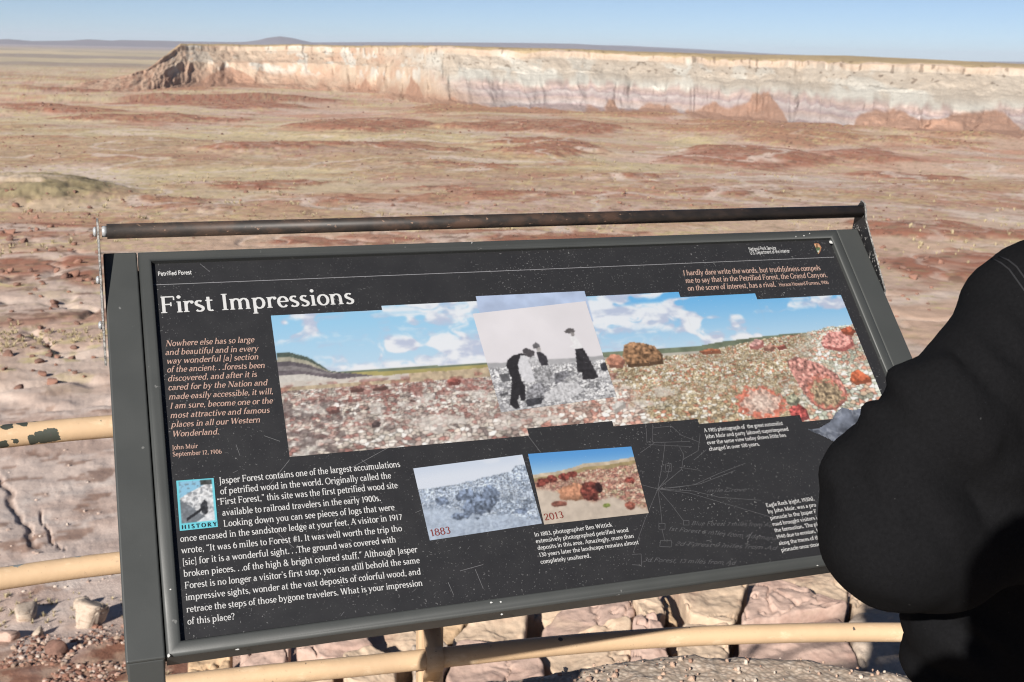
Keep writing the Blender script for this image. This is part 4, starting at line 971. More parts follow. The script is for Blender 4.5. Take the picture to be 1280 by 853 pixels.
    rock([(936, 432), (944, 424), (954, 426), (955, 434), (946, 438), (937, 436)], (226, 178, 172), (150, 92, 86), 10, 0.6)
    rock([(954, 434), (962, 430), (970, 435), (966, 440), (955, 439)], (190, 148, 132), (120, 84, 74), 11)
    rock([(970, 434), (980, 431), (984, 436), (974, 439)], (198, 120, 108), (120, 74, 66), 12)
    rock([(1026, 428), (1034, 416), (1050, 414), (1064, 420), (1068, 432), (1056, 440), (1040, 438), (1030, 436)], (222, 158, 150), (150, 84, 80), 13, 0.8)
    rock([(1050, 412), (1062, 408), (1070, 414), (1066, 420), (1054, 418)], (200, 110, 84), (120, 70, 56), 14)
    rock([(1064, 466), (1072, 462), (1088, 472), (1090, 478), (1070, 482), (1062, 476)], (206, 116, 84), (130, 80, 62), 15, 0.5)
    rock([(984, 452), (994, 446), (1006, 449), (1026, 456), (1046, 468), (1058, 488), (1059, 500), (1046, 512), (1030, 514), (1014, 504), (1000, 484), (990, 468)], (206, 150, 140), (128, 86, 80), 16, 0.8)
    p.paint(sstep(1.0, 0.9, p.ell(1033, 492, 25, 22, 0.8)) , (204, 132, 116), 0.5, 300)
    p.paint(sstep(1.0, 0.85, p.ell(1034, 492, 20, 18, 0.9)), (172, 152, 126), 0.7, 260)
    p.paint(sstep(0.5, 0.42, np.abs(fbm(U * 90, V * 110, 4, 87) - 0.5) * 8) * (p.ell(1034, 492, 20, 18) < 0.9) * 0.5, (112, 96, 84))
    p.paint(sstep(1.02, 0.92, p.ell(951, 504, 32, 21, 0.6)), (218, 132, 112), 0.4, 240)
    p.paint(sstep(1.0, 0.85, p.ell(952, 503, 27, 17, 0.9)), (216, 184, 170), 0.55, 260)
    p.paint(sstep(1.0, 0.8, p.ell(953, 503, 15, 9, 1.0)) * 0.7, (224, 204, 192), 0.5, 300)
    rock([(986, 512), (996, 504), (1008, 512), (1012, 524), (1000, 528), (988, 520)], (196, 100, 96), (110, 64, 64), 18, 0.8)
    rock([(982, 496), (992, 492), (1000, 500), (996, 508), (984, 506)], (158, 158, 138), (96, 96, 84), 19, 0.8)
    rock([(764, 510), (772, 502), (782, 503), (782, 510), (770, 517)], (222, 218, 214), (150, 144, 140), 20, 0.25)
    # stepped outline of the joined prints
    p.keep[:] = False
    for (a, b_, c2, d2) in ((0.1662, 0.2450, 0.5285, 0.4838), (0.3372, 0.2450, 0.5285, 0.4910), (0.4934, 0.2565, 0.6845, 0.4995), (0.66, 0.2480, 0.8155, 0.4888), (0.66, 0.2480, 0.8560, 0.4888), (0.8140, 0.2375, 1.0000, 0.4778), (0.998, 0.2252, 1.1680, 0.4662), (0.5, 0.2565, 0.7, 0.49)):
        p.keep |= (U >= a) & (U <= c2) & (V >= b_) & (V <= d2)
    p.keep &= ~((U > 0.5292) & (U < 0.6670) & (V < 0.2565)) & ~((U < 0.8140) & (U > 0.66) & (V < 0.2480)) & ~((U < 0.3372) & (V > 0.4838))
    for e in (0.8560, 0.9990):
        p.I = np.where((np.abs(U - e) < 0.001)[..., None] & (V > 0.42)[..., None], p.I * 0.9 + 18, p.I)
    return p
def paint_old_photo():
    Zm = (580, 350, 0.2345)
    cor = [uv(626.2, 516), uv(770.5, 496.5), uv(731.7, 377), uv(590.6, 392.7)]
    p = Pic(0, 0, 0.195, 0.185, 0.00145, cor)
    p.I[:] = (232, 230, 236); p.paint(np.ones(p.U.shape), (232, 229, 235), 0.04, 14)
    hz = 0.375 + 0.004 * (fbm(p.U * 60, 0 * p.U, 3, 2) - .5)
    p.paint(sstep(hz + 0.001, hz - 0.001, p.V), (178, 178, 182), 0.10, 60)
    g = sstep(0.369, 0.363, p.V + 0.006 * (fbm(p.U * 50, p.V * 20, 3, 6) - 0.5))
    c = pebbles(p, 0.372, [(206, 206, 210), (186, 186, 190), (158, 158, 164), (222, 222, 226), (196, 196, 200), (130, 130, 136)], 21, 0.9)
    p.I = p.I * (1 - g[..., None]) + c * g[..., None]
    P = lambda pts, col, nz=0.2, sc=400: p.paint(p.poly(pts, zoom=Zm), col, nz, sc)
    P([(370, 470), (420, 462), (470, 480), (490, 530), (470, 560), (420, 555), (380, 540)], (166, 166, 170), 0.6)
    P([(480, 500), (540, 485), (560, 510), (520, 545), (485, 560)], (128, 128, 134), 0.6)
    P([(330, 600), (360, 560), (410, 545), (440, 580), (425, 640), (380, 665), (335, 670)], (150, 150, 156), 0.7)
    P([(330, 640), (370, 632), (425, 630), (410, 662), (370, 672), (335, 676)], (70, 70, 76), 0.4)
    P([(425, 610), (520, 550), (600, 545), (640, 590), (560, 640), (440, 650)], (206, 206, 210), 0.3)
    P([(726, 450), (760, 440), (780, 470), (750, 490), (728, 480)], (70, 70, 76), 0.4)
    P([(185, 505), (240, 498), (246, 540), (205, 546)], (104, 104, 108))
    P([(188, 612), (230, 600), (235, 612), (195, 625)], (92, 92, 96))
    # the stooping man
    P([(224, 456), (232, 430), (262, 404), (308, 392), (326, 400), (300, 440), (296, 490), (306, 540), (325, 566), (328, 640), (306, 648), (294, 616), (284, 650), (298, 682), (276, 690), (243, 668), (250, 600), (254, 530), (238, 490)], (50, 48, 52), 0.25)
    P([(300, 404), (332, 404), (352, 446), (380, 540), (350, 552), (320, 540), (296, 500), (286, 458)], (222, 222, 228), 0.1)
    P([(308, 376), (330, 364), (372, 382), (378, 406), (350, 416), (318, 402)], (84, 80, 84), 0.2)
    # the crouching figure
    P([(384, 386), (404, 383), (440, 410), (449, 456), (412, 459), (398, 430)], (66, 64, 70), 0.3)
    P([(340, 426), (370, 404), (398, 430), (410, 458), (372, 463), (345, 446)], (196, 196, 200), 0.35)
    P([(382, 364), (404, 362), (410, 382), (392, 388)], (186, 182, 182)); P([(363, 352), (380, 335), (400, 345), (404, 362), (370, 367)], (112, 110, 114), 0.2)
    # the standing woman
    P([(534, 276), (556, 258), (582, 262), (592, 276), (570, 288), (540, 286)], (98, 94, 96), 0.2)
    P([(566, 280), (586, 280), (588, 300), (572, 304)], (150, 146, 146))
    P([(560, 306), (588, 300), (616, 334), (632, 366), (596, 372), (562, 356), (586, 344)], (238, 238, 242), 0.06)
    P([(592, 370), (632, 364), (664, 416), (716, 520), (690, 530), (632, 534), (628, 496), (604, 492)], (54, 52, 56), 0.35, 260)
    return p
def paint_year_photo(which):
    cor = ([uv(537.2, 676), uv(677.4, 654.7), uv(652.7, 568.7), uv(516.5, 586)], [uv(680.1, 656.1), uv(810.8, 641.7), uv(789, 558.6), uv(659.9, 567.9)])[which]
    p = Pic(0, 0, 0.17, 0.113, 0.00145, cor); S, T = p.S, p.T
    def blob(cx, cy, rx, ry, col, nz=0.6, seed=1, wob=1.0):
        d = np.hypot((S - cx) / rx, (T - cy) / ry) + wob * (fbm(S * 16 + seed, T * 12, 3, seed) - 0.5)
        p.paint(sstep(1.0, 0.9, d), col, nz, 300, seed)
        p.paint(sstep(1.0, 0.9, d) * sstep(cy, cy - ry, T) * 0.6, np.asarray(col) * 0.5)
    if which == 0:
        p.paint(np.ones(S.shape), (222, 230, 244)); p.paint(sstep(0.8, 1.0, T) * 0.6, (200, 214, 236)); m, f = clouds(p, 31, 0.5, 14, 30); p.paint(m * 0.4, (236, 240, 248))
        hz = np.interp(S, [0, 0.3, 0.45, 0.6, 0.85, 0.9, 0.97, 1], [0.70, 0.70, 0.72, 0.745, 0.78, 0.85, 0.86, 0.84]) + 0.02 * (fbm(S * 20, 0 * S, 3, 1) - 0.5)
        c = pebbles(p, p.V.max() * 0.30 + p.V.min() * 0.70 + 0.05, [(166, 180, 202), (152, 168, 192), (184, 198, 216), (138, 154, 178), (176, 190, 210), (122, 138, 162)], 31, 0.8)
        g = T < hz; p.I = np.where(g[..., None], c, p.I)
        sand = sstep(0.02, -0.06, T - np.interp(S, [0, 0.25, 0.5, 0.7, 1], [0.46, 0.40, 0.24, 0.22, 0.06])); p.paint(sand * 0.8, (186, 200, 220), 0.12, 160)
        for q in ((0.44, 0.36, 0.12, 0.15), (0.56, 0.42, 0.10, 0.14), (0.40, 0.54, 0.10, 0.08), (0.30, 0.26, 0.07, 0.07), (0.18, 0.50, 0.08, 0.06), (0.62, 0.52, 0.07, 0.10), (0.85, 0.2, 0.07, 0.05)):
            blob(*q, (128, 142, 166), 0.7, int(q[0] * 100))
        p.paint((T < 0.12) * (S > 0.25) * (S < 0.9) * sstep(0.5, 0.6, fbm(S * 60, T * 40, 2, 4)) * 0.25, (110, 120, 140))
    else:
        p.I = mix(np.broadcast_to(np.array([176, 212, 240]), p.I.shape), np.array([92, 160, 226]), sstep(0.6, 1.0, T))
        hz = np.interp(S, [0, 0.25, 0.4, 0.5, 0.7, 1], [0.70, 0.72, 0.76, 0.80, 0.80, 0.84])
        p.paint(T < hz, (206, 190, 168), 0.2, 120); p.paint((T < hz - 0.05), (168, 150, 112), 0.2, 100)
        c = pebbles(p, p.V.max() * 0.68 + p.V.min() * 0.32 + 0.012, [(184, 124, 104), (164, 104, 92), (200, 152, 128), (176, 134, 110), (206, 180, 156), (146, 98, 86), (170, 150, 116)], 41, 0.8)
        g = T < hz - 0.10 + 0.03 * (fbm(S * 14, 0 * S, 2, 5) - 0.5); p.I = np.where(g[..., None], c, p.I)
        sand = sstep(0.03, -0.04, T - np.interp(S, [0, 0.1, 0.25, 0.5, 0.7, 0.85, 1], [0.50, 0.48, 0.40, 0.24, 0.30, 0.16, 0.05])); p.paint(sand, (206, 192, 178), 0.10, 120)
        blob(0.34, 0.40, 0.17, 0.13, (206, 150, 120), 0.4, 3, 0.6); blob(0.50, 0.40, 0.10, 0.15, (128, 70, 62), 0.8, 4, 0.6); blob(0.585, 0.44, 0.035, 0.08, (60, 40, 40), 0.4, 5, 0.5)
        blob(0.18, 0.26, 0.07, 0.045, (140, 92, 80), 0.5, 6, 0.6); blob(0.84, 0.13, 0.05, 0.06, (160, 98, 84), 0.5, 7, 0.6); blob(0.62, 0.17, 0.035, 0.035, (140, 152, 84), 0.4, 8, 0.8)
        for k, q in enumerate(((0.08, 0.60), (0.16, 0.62), (0.28, 0.63), (0.36, 0.66), (0.05, 0.55), (0.9, 0.5))): blob(q[0], q[1], 0.05, 0.05, (140, 74, 66), 0.8, 11 + k, 0.9)
    return p
def paint_history_icon():
    cor = [uv(224.8, 664.1), uv(272.3, 659), uv(267, 598), uv(220.3, 601.4)]
    p = Pic(0, 0, 0.05, 0.073, 0.0012, cor); S, T = p.S, p.T
    p.I[:] = (120, 222, 240)
    inn = (S > 0.05) & (S < 0.95) & (T > 0.14) & (T < 0.97)
    p.paint(inn, (150, 205, 236))
    p.paint(inn & (T < 0.62 + 0.36 * S), (226, 228, 232), 0.35, 420)
    p.paint(inn & (T < 0.66 - 0.62 * S + 0.06 * (fbm(S * 9, T * 9, 3, 2) - .5)), (128, 134, 142), 0.25, 300)
    p.paint(inn * sstep(0.6, 0.66, fbm(S * 14, T * 22, 3, 6)) * 0.6, (110, 116, 124))
    d = np.hypot((S - 0.68) / 0.11, (T - 0.42) / 0.17) + 0.8 * (fbm(S * 12, T * 12, 3, 3) - .5); p.paint(inn * sstep(1, 0.85, d), (60, 62, 68), 0.6, 400)
    p.paint(inn & (S > 0.62) & (T > 0.88), (70, 74, 74), 0.5, 300)
    m = inn & (np.abs(T - (0.2 + 0.45 * (S - 0.2))) < 0.03) & (S > 0.2) & (S < 0.7); p.paint(m, (40, 42, 48))
    p.paint(inn & (T < 0.1 + 0.4 * (S - 0.35)) & (S > 0.4), (228, 232, 238), 0.2, 300)
    return p
def paint_torn():
    p = Pic(0.985, 0.17, 1.175, 0.285, 0.0015)
    m = p.poly([(1007.5, 537), (1024, 535), (1036, 528), (1044, 516), (1052, 509), (1066, 513), (1080, 510), (1096, 512), (1112, 500), (1128, 540), (1120, 600), (1075, 580), (1052, 560), (1040, 552), (1028, 546), (1018, 542)])
    p.paint(np.ones(p.U.shape), (112, 118, 132), 0.5, 70, 9); p.paint(sstep(0.06, 0.0, np.abs(fbm(p.U * 46, p.V * 46, 4, 15) - 0.5)) * 0.6, (176, 182, 194))
    p.keep = m; return p
def paint_emblem():
    p = Pic(1.155, 0.551, 1.186, 0.5815, 0.0007)
    z = (740, 290, 0.31662)
    out = [(866, 50), (880, 45), (896, 47), (906, 62), (902, 78), (893, 91), (880, 78), (870, 64)]
    p.paint(np.ones(p.U.shape), (200, 140, 104)); p.paint(p.poly([(870, 53), (882, 49), (895, 51), (901, 62), (890, 66), (876, 62)], zoom=z), (226, 178, 140), 0.2, 600)
    p.paint(p.poly([(878, 63), (890, 60), (901, 64), (897, 78), (892, 86), (884, 76)], zoom=z), (104, 128, 92), 0.3, 600)
    p.paint(p.poly([(884, 48), (890, 50), (891, 66), (885, 66)], zoom=z), (120, 90, 62)); p.paint(p.poly([(888, 76), (897, 74), (894, 84)], zoom=z), (232, 232, 230))
    p.keep = p.poly(out, zoom=z); return p

# ------------------------------------------------------------------ the sign itself
def build_sign():
    root = empty("wayside_sign", tuple(SROOT))
    tag(root, "tilted black interpretive panel headed First Impressions in a dark grey metal frame", "sign")
    # materials
    b = NB("charcoal_frame_paint", 0.48, 0.4)
    f = b.noise(7, 4); g = b.noise(420, 3, 0.6)
    c = b.mixc(f, (0.034, 0.0362, 0.0355), (0.044, 0.0468, 0.0458)); c = b.mixc(b.ramp(b.noise(55, 3, 0.6), [(0.71, 0.0), (0.74, 0.6)]), c, (0.16, 0.16, 0.155))
    b.color(c); b.rough(b.ramp(b.noise(12, 5), [(0.3, 0.42), (0.7, 0.58)])); b.bump(g, 0.06, 0.001); frame_m = b.m
    b = NB("black_panel_laminate", 0.42, 0.35)
    lo = b.noise(5.5, 3); v1 = b.noise(330, 2, 0.5); v2 = b.noise(150, 3, 0.6, dist=1.5)
    dots = b.math('MULTIPLY', b.ramp(v1, [(0.66, 0.0), (0.71, 0.9)]), b.ramp(lo, [(0.38, 0.15), (0.66, 0.75)]))
    scuff = b.math('MULTIPLY', b.ramp(v2, [(0.70, 0.0), (0.76, 0.8)]), b.ramp(b.noise(9, 4), [(0.46, 0.0), (0.62, 0.6)]))
    c = b.mixc(b.noise(16, 5), (0.0145, 0.0145, 0.0162), (0.019, 0.019, 0.0205)); c = b.mixc(b.math('MAXIMUM', dots, scuff), c, (0.20, 0.20, 0.20))
    b.color(c); b.rough(b.ramp(b.noise(30, 4), [(0.3, 0.36), (0.7, 0.5)])); panel_m = b.m
    b = NB("printed_ink", 0.5, 0.3)
    wear = b.ramp(b.noise(300, 3, 0.6), [(0.69, 0.0), (0.73, 0.30)])
    b.color(b.mixc(wear, b.attr(), (0.34, 0.34, 0.35))); print_m = b.m
    white = simple("white_ink", (0.38, 0.38, 0.38), 0.55, 0.2, 200, 0.12); salmon = simple("salmon_ink", (0.31, 0.21, 0.175), 0.55, 0.2, 200, 0.15)
    chalk = simple("faint_chalk_ink", (0.058, 0.058, 0.062), 0.55, 0.2, 120, 0.4); scratch_m = simple("scratched_laminate", (0.10, 0.10, 0.105), 0.6, 0.2, 150, 0.6)
    red_ink = simple("dark_red_ink", (0.13, 0.022, 0.018), 0.55, 0.2); ink = simple("black_ink", (0.012, 0.016, 0.02), 0.55, 0.2)
    # panel and frame
    bm = bmesh.new(); add_prism(bm, [(-0.004, -0.004), (PW + 0.004, -0.004), (PW + 0.004, PH + 0.004), (-0.004, PH + 0.004)], -0.004, 0.0, sp)
    bmesh.ops.recalc_face_normals(bm, faces=bm.faces[:]); panel = bm_obj("panel", bm, panel_m, root)
    bm = bmesh.new()
    prof_ = [(0.0, -0.032), (0.0, 0.003), (0.0012, 0.0065), (0.004, 0.0085), (0.0145, 0.0095), (0.0172, 0.0085), (0.0186, 0.006), (0.0188, -0.006), (0.0188, -0.032)]
    U0, U1, V0, V1 = -0.0198, PW + 0.0198, -0.0190, PH + 0.0195
    rings = []
    for cu, cv, du, dv in ((U0, V0, 1, 1), (U1, V0, -1, 1), (U1, V1, -1, -1), (U0, V1, 1, -1)):
        rings.append([bm.verts.new(sp(cu + du * d, cv + dv * d, n)) for d, n in prof_])
    for i in range(4):
        a, c2 = rings[i], rings[(i + 1) % 4]
        for k in range(len(prof_)):
            k2 = (k + 1) % len(prof_); fc = bm.faces.new((a[k], c2[k], c2[k2], a[k2])); fc.smooth = 1 <= k <= 5
    bmesh.ops.recalc_face_normals(bm, faces=bm.faces[:]); frame = bm_obj("frame", bm, frame_m, root)
    bm = bmesh.new(); add_prism(bm, [(-0.026, -0.012), (PW + 0.026, -0.012), (PW + 0.026, PH + 0.012), (-0.026, PH + 0.012)], -0.038, -0.0335, sp)
    bmesh.ops.recalc_face_normals(bm, faces=bm.faces[:]); bm_obj("backing_tray", bm, frame_m, root)
    # worn bright corners and nicks of the frame
    rg = random.Random(4); nick_m = simple("bare_metal", (0.45, 0.45, 0.44), 0.4, 0.5, 60, 0.2)
    for (px, py, w, h) in ((1039, 303, .0035, .0045), (211, 820, .0018, .003), (614, 753.5, .002, .0015), (626, 752.5, .0018, .0015), (627, 768, .002, .0012), (995, 296, .0012, .001), (1005, 295, .0016, .0016), (1012, 292, .001, .001), (590, 303.8, .0012, .0008), (297, 812, .003, .0008), (213, 737, .0012, .0012), (1022, 707, .0014, .0009)):
        bm = bmesh.new()
        u_, v_ = uv(px, py, 0.0096); pts = [(u_ + w * math.cos(a) * rg.uniform(.5, 1.1), v_ + h * math.sin(a) * rg.uniform(.5, 1.1)) for a in [k * math.pi / 4 for k in range(8)]]
        add_prism(bm, pts, 0.0085, 0.0100, sp)
        bmesh.ops.recalc_face_normals(bm, faces=bm.faces[:]); bm_obj("bare_metal_nick", bm, nick_m, frame)
    # carrying arms and legs
    for (a0, a1) in ((-0.0695, -0.0212), (PW + 0.0212, PW + 0.0672)):
        bm = bmesh.new(); add_box(bm, (a0, -0.0195, -0.052), (a1, 0.6055, 0.0045), 0.0028, 3)
        for v in bm.verts: v.co = sp(*v.co)
        bm_obj("support_arm", bm, frame_m, root, False)
        e = 0.0015
        top = SBL + SR2 * (-0.0190) + SN * 0.0020
        bm = bmesh.new(); add_box(bm, (a0 + e, 0.0, 0.004), (a1 - e, 0.078, 1.0), 0.0028, 3)
        for v in bm.verts:
            u_, d_, z_ = v.co
            p = top + SR1 * u_ + SF * d_
            zt = top[2] + d_ * (SR2[2] / math.hypot(SR2[0], SR2[1])) * 0.96
            p[2] = zt if z_ > 0.6 else z_
            if z_ > 0.6 and z_ < 0.999: p[2] = zt - 0.0028
            q = p - SROOT; v.co = Vector((float(q[0]), float(q[1]), float(q[2])))
        leg = bm_obj("leg", bm, frame_m, root, False)
        bm = bmesh.new(); add_box(bm, (a0 - 0.05, -0.04, 0.0), (a1 + 0.05, 0.14, 0.010), 0.002, 2)
        for v in bm.verts:
            q = top + SR1 * v.co[0] + SF * v.co[1] - SROOT; v.co = Vector((float(q[0]), float(q[1]), v.co[2] + 0.004))
        bm_obj("base_plate", bm, frame_m, leg, False)
    # worn steel bar above the top edge with a bracket at each end
    b = NB("worn_black_steel", 0.52, 0.4)
    f = b.noise(38, 5, 0.65, vec=b.map((0.5, 1, 1))); f2 = b.noise(4.2, 3); f3 = b.noise(160, 3, 0.6, vec=b.map((0.4, 1, 1)))
    c = b.mixc(b.ramp(f, [(0.3, 0.0), (0.7, 1.0)]), (0.014, 0.012, 0.011), (0.040, 0.029, 0.023))
    rust = b.math('MULTIPLY', b.ramp(f, [(0.46, 0.0), (0.58, 0.9)]), b.ramp(f2, [(0.42, 0.12), (0.62, 0.8)]))
    c = b.mixc(rust, c, (0.070, 0.038, 0.025)); c = b.mixc(b.math('MULTIPLY', b.ramp(f3, [(0.66, 0.0), (0.70, 0.8)]), b.ramp(f2, [(0.35, 0.2), (0.5, 1.0)])), c, (0.21, 0.13, 0.09))
    b.color(c); b.bump(f, 0.15, 0.001); bar_m = b.m
    b = NB("galvanized_steel", 0.4, 0.5, 0.3); b.color(b.mixc(b.noise(90, 4), (0.24, 0.25, 0.26), (0.46, 0.47, 0.48))); galv = b.m
    b = NB("chipped_black_plate", 0.45, 0.4)
    b.color(b.mixc(b.ramp(b.noise(170, 4, 0.65), [(0.60, 0.0), (0.67, 1.0)]), (0.012, 0.012, 0.013), (0.30, 0.29, 0.28))); plate_m = b.m
    b = NB("bare_plate_edge", 0.5, 0.4); b.color(b.ramp(b.noise(210, 4, 0.7), [(0.36, (0.05, 0.047, 0.043)), (0.5, (0.20, 0.19, 0.18)), (0.68, (0.36, 0.35, 0.33))])); edge_m = b.m
    rv, rn = 0.6262, 0.0300
    uL, uR = -0.0745, PW + 0.0712
    bm = bmesh.new(); add_tube(bm, [sp(uL + 0.0125, rv, rn), sp((uL + uR) / 2, rv, rn), sp(uR - 0.003, rv - 0.0005, rn)], 0.0113, 28); bar = bm_obj("top_bar", bm, bar_m, root, False)
    bm = bmesh.new(); add_tube(bm, [sp(uL + 0.0055, rv, rn), sp(uL + 0.0125, rv, rn)], 0.0085, 20); bm_obj("end_collar", bm, galv, bar, False)
    for u_, s in ((uL, -1), (uR, 1)):
        a, c2 = u_ - 0.0016, u_ + 0.0016
        outl = [(0.430, -0.030), (0.470, 0.0030), (0.605, 0.0300), (0.632, 0.0450), (0.643, 0.0400), (0.640, 0.0200), (0.600, -0.035), (0.56, -0.045)]
        bm = bmesh.new(); add_prism(bm, [(v_, n_) for v_, n_ in outl], a, c2, lambda x, y, z: sp(z, x, y)); bmesh.ops.recalc_face_normals(bm, faces=bm.faces[:])
        br = bm_obj("bracket", bm, plate_m, root)
        bm = bmesh.new()
        fr = outl[0:5]; 
        for (p, q) in zip(fr, fr[1:]):
            d = Vector((q[0] - p[0], q[1] - p[1])).normalized(); nx, ny = -d.y, d.x
            quad = [(p[0], p[1]), (q[0], q[1]), (q[0] + nx * 0.0007, q[1] + ny * 0.0007), (p[0] + nx * 0.0007, p[1] + ny * 0.0007)]
            add_prism(bm, quad, a + 0.0002, c2 - 0.0002, lambda x, y, z: sp(z, x, y))
        bmesh.ops.recalc_face_normals(bm, faces=bm.faces[:]); bm_obj("plate_edge", bm, edge_m, br)
        for (v_, n_) in ((0.568, -0.012), (0.492, -0.018), (rv, rn)):
            r_ = 0.0062 if v_ < 0.6 else 0.0075
            bm = bmesh.new(); add_tube(bm, [sp(u_ + s * 0.0023, v_, n_), sp(u_ + s * 0.0052, v_, n_), sp(u_ + s * 0.0072, v_, n_)], [r_, r_, r_ * 0.55], 12); bm_obj("bolt", bm, galv, br, False)
    # printed pictures
    paint_panorama().build("panorama_print", panel, print_m, 0.0005)
    paint_old_photo().build("old_photograph_print", panel, print_m, 0.0009)
    for w in (0, 1): paint_year_photo(w).build("small_photograph_print", panel, print_m, 0.0006)
    paint_history_icon().build("history_icon", panel, print_m, 0.0006)
    paint_torn().build("torn_rock_print", panel, print_m, 0.0010)
    paint_emblem().build("agency_emblem", panel, print_m, 0.0006)
    # writing
    T = text_obj
    T("title_text", [("First Impressions", (200.9, 392), (443.7, 379.8), 20.4)], white, panel, thick=1.12, thin=0.5)
    q = [("Nowhere else has so large", 206.8, 433.4, 317.8, 428.2), ("and beautiful and in every", 206.5, 444.4, 322.7, 439.3), ("way wonderful [a] section", 208, 455.4, 323.3, 449.5), ("of the ancient. . .forests been", 208.4, 466, 331.2, 460.2),
         ("discovered, and after it is", 209.3, 477.2, 321.2, 471.4), ("cared for by the Nation and", 209.9, 488.4, 334.3, 481.9), ("made easily accessible, it will,", 210.8, 499.9, 341.6, 492.9), ("I am sure, become one or the", 212, 511.4, 341, 504.5),
         ("most attractive and famous", 212.6, 523.2, 337, 516.2), ("places in all our Western", 213.8, 534.6, 325.4, 528.3), ("Wonderland.", 214.8, 546.4, 273.9, 543.2)]
    T("quotation_text", [(t, (a, b_), (c2, d), 7.2) for t, a, b_, c2, d in q], salmon, panel, slant=0.24, thick=1.05, thin=0.55)
    T("attribution_text", [("John Muir", (215, 562.6), (247.7, 560.4), 5.6), ("September 12, 1906", (215.7, 571.0), (277.3, 567.2), 5.6)], salmon, panel, thick=1.05, thin=0.6)
    bd = [("Jasper Forest contains one of the largest accumulations", 273.7, 605.3, 500.6, 583.9), ("of petrified wood in the world. Originally called the", 275.4, 618.4, 489.3, 598.2), ("\u201cFirst Forest,\u201d this site was the first petrified wood site", 271.5, 631.8, 497.5, 610.4), ("available to railroad travelers in the early 1900s.", 278, 645.2, 476.4, 626.4),
          ("Looking down you can see pieces of logs that were", 279.7, 658.8, 493.6, 638), ("once encased in the sandstone ledge at your feet. A visitor in 1917", 225.3, 677.9, 503.1, 650), ("wrote, \u201cIt was 6 miles to Forest #1. It was well worth the trip tho", 226.7, 692.4, 502.9, 664.1), ("[sic] for it is a wonderful sight. . .The ground was covered with", 228.1, 707, 495.5, 678.2),
          ("broken pieces. . .of the high & bright colored stuff.\u201d Although Jasper", 229.6, 721.4, 522.3, 690.4), ("Forest is no longer a visitor's first stop, you can still behold the same", 231, 736.2, 525.1, 704.1), ("impressive sights, wonder at the vast deposits of colorful wood, and", 232.1, 751, 526.5, 718.2), ("retrace the steps of those bygone travelers. What is your impression", 233.2, 766, 528.7, 732.3), ("of this place?", 234.3, 781.2, 293.7, 774.5)]
    T("body_text", [(t, (a, b_), (c2, d), 8.1) for t, a, b_, c2, d in bd], white, panel, thick=1.0, thin=0.54)
    T("quotation_text", [("I hardly dare write the words, but truthfulness compels", (854, 344.8), (1025.9, 338.1), 6.4), ("me to say that in the Petrified Forest, the Grand Canyon,", (857.1, 354.3), (1034.4, 346.7), 6.4), ("on the score of interest, has a rival.", (859.7, 363.8), (970.2, 358.8), 6.4)], salmon, panel, slant=0.2, thick=1.1, thin=0.6)
    T("attribution_text", [("Horace Howard Furness, 1906", (974.3, 358.5), (1036, 355.2), 4.4)], salmon, panel, thick=1.05, thin=0.7)
    T("heading_text", [("Petrified Forest", (197.4, 345.3), (239.8, 343.2), 5.0)], white, panel, serif=False, thick=1.2)
    T("heading_text", [("National Park Service", (936.3, 313.9), (970.5, 312.2), 4.3), ("U.S. Department of the Interior", (937.9, 318.6), (987.6, 316.0), 4.3)], white, panel, serif=False, thick=0.95)
    T("caption_text", [("In 1883, photographer Ben Wittick", (668.1, 671.2), (765.6, 658.4), 5.2), ("extensively photographed petrified wood", (670, 679.4), (786, 664.9), 5.2), ("deposits in this area. Amazingly, more than", (672.1, 687.8), (792.7, 672.4), 5.2), ("130 years later the landscape remains almost", (674, 696.4), (798.8, 680.3), 5.2), ("completely unaltered.", (675.8, 705.2), (738.5, 697.2), 5.2)], white, panel, thick=1.05, thin=0.62)
    T("caption_text", [("A 1905 photograph of  the great naturalist", (880.3, 540.8), (979, 531.5), 4.9), ("John Muir and party (above) superimposed", (882, 548.5), (986, 538.7), 4.9), ("over the same view today shows little has", (884.1, 556.1), (982.9, 546.3), 4.9), ("changed in over 100 years.", (886.7, 563.9), (949.9, 557.4), 4.9)], white, panel, thick=1.05, thin=0.62)
    T("caption_text", [("Eagle Rock (right, 1930s),", (958.1, 634.4), (1018.2, 625.6), 4.9), ("by John Muir, was a pro", (960.2, 642.2), (1020.3, 633.4), 4.9), ("pinnacle in the Jasper F", (963.2, 650.1), (1021, 641.5), 4.9), ("road brought visitors i", (966.1, 658), (1022, 649.6), 4.9), ("the formation. The pi", (968.5, 665.8), (1022.6, 657.6), 4.9), ("1940 due to erosion, b", (971, 673.8), (1024.5, 665.6), 4.9), ("along the traces of the", (973.9, 681.9), (1026.8, 673.8), 4.9), ("pinnacle once stood.", (977, 690.2), (1027.3, 682.2), 4.9)], white, panel, thick=1.05, thin=0.62)
    T("year_text", [("1883", (538.4, 671.2), (563.7, 667.0), 9.4)], red_ink, panel, 0.0012, thick=0.95, thin=0.5)
    T("year_text", [("2013", (680.6, 651.4), (705, 647.4), 9.0)], red_ink, panel, 0.0012, thick=0.95, thin=0.5)
    T("icon_text", [("HISTORY", (227.0, 662.2), (271.0, 657.8), 5.0)], ink, panel, 0.0012, thick=1.6, thin=0.8, track=2.6)
    # chalk drawn map and its handwriting
    bm = bmesh.new(); kk = [0]
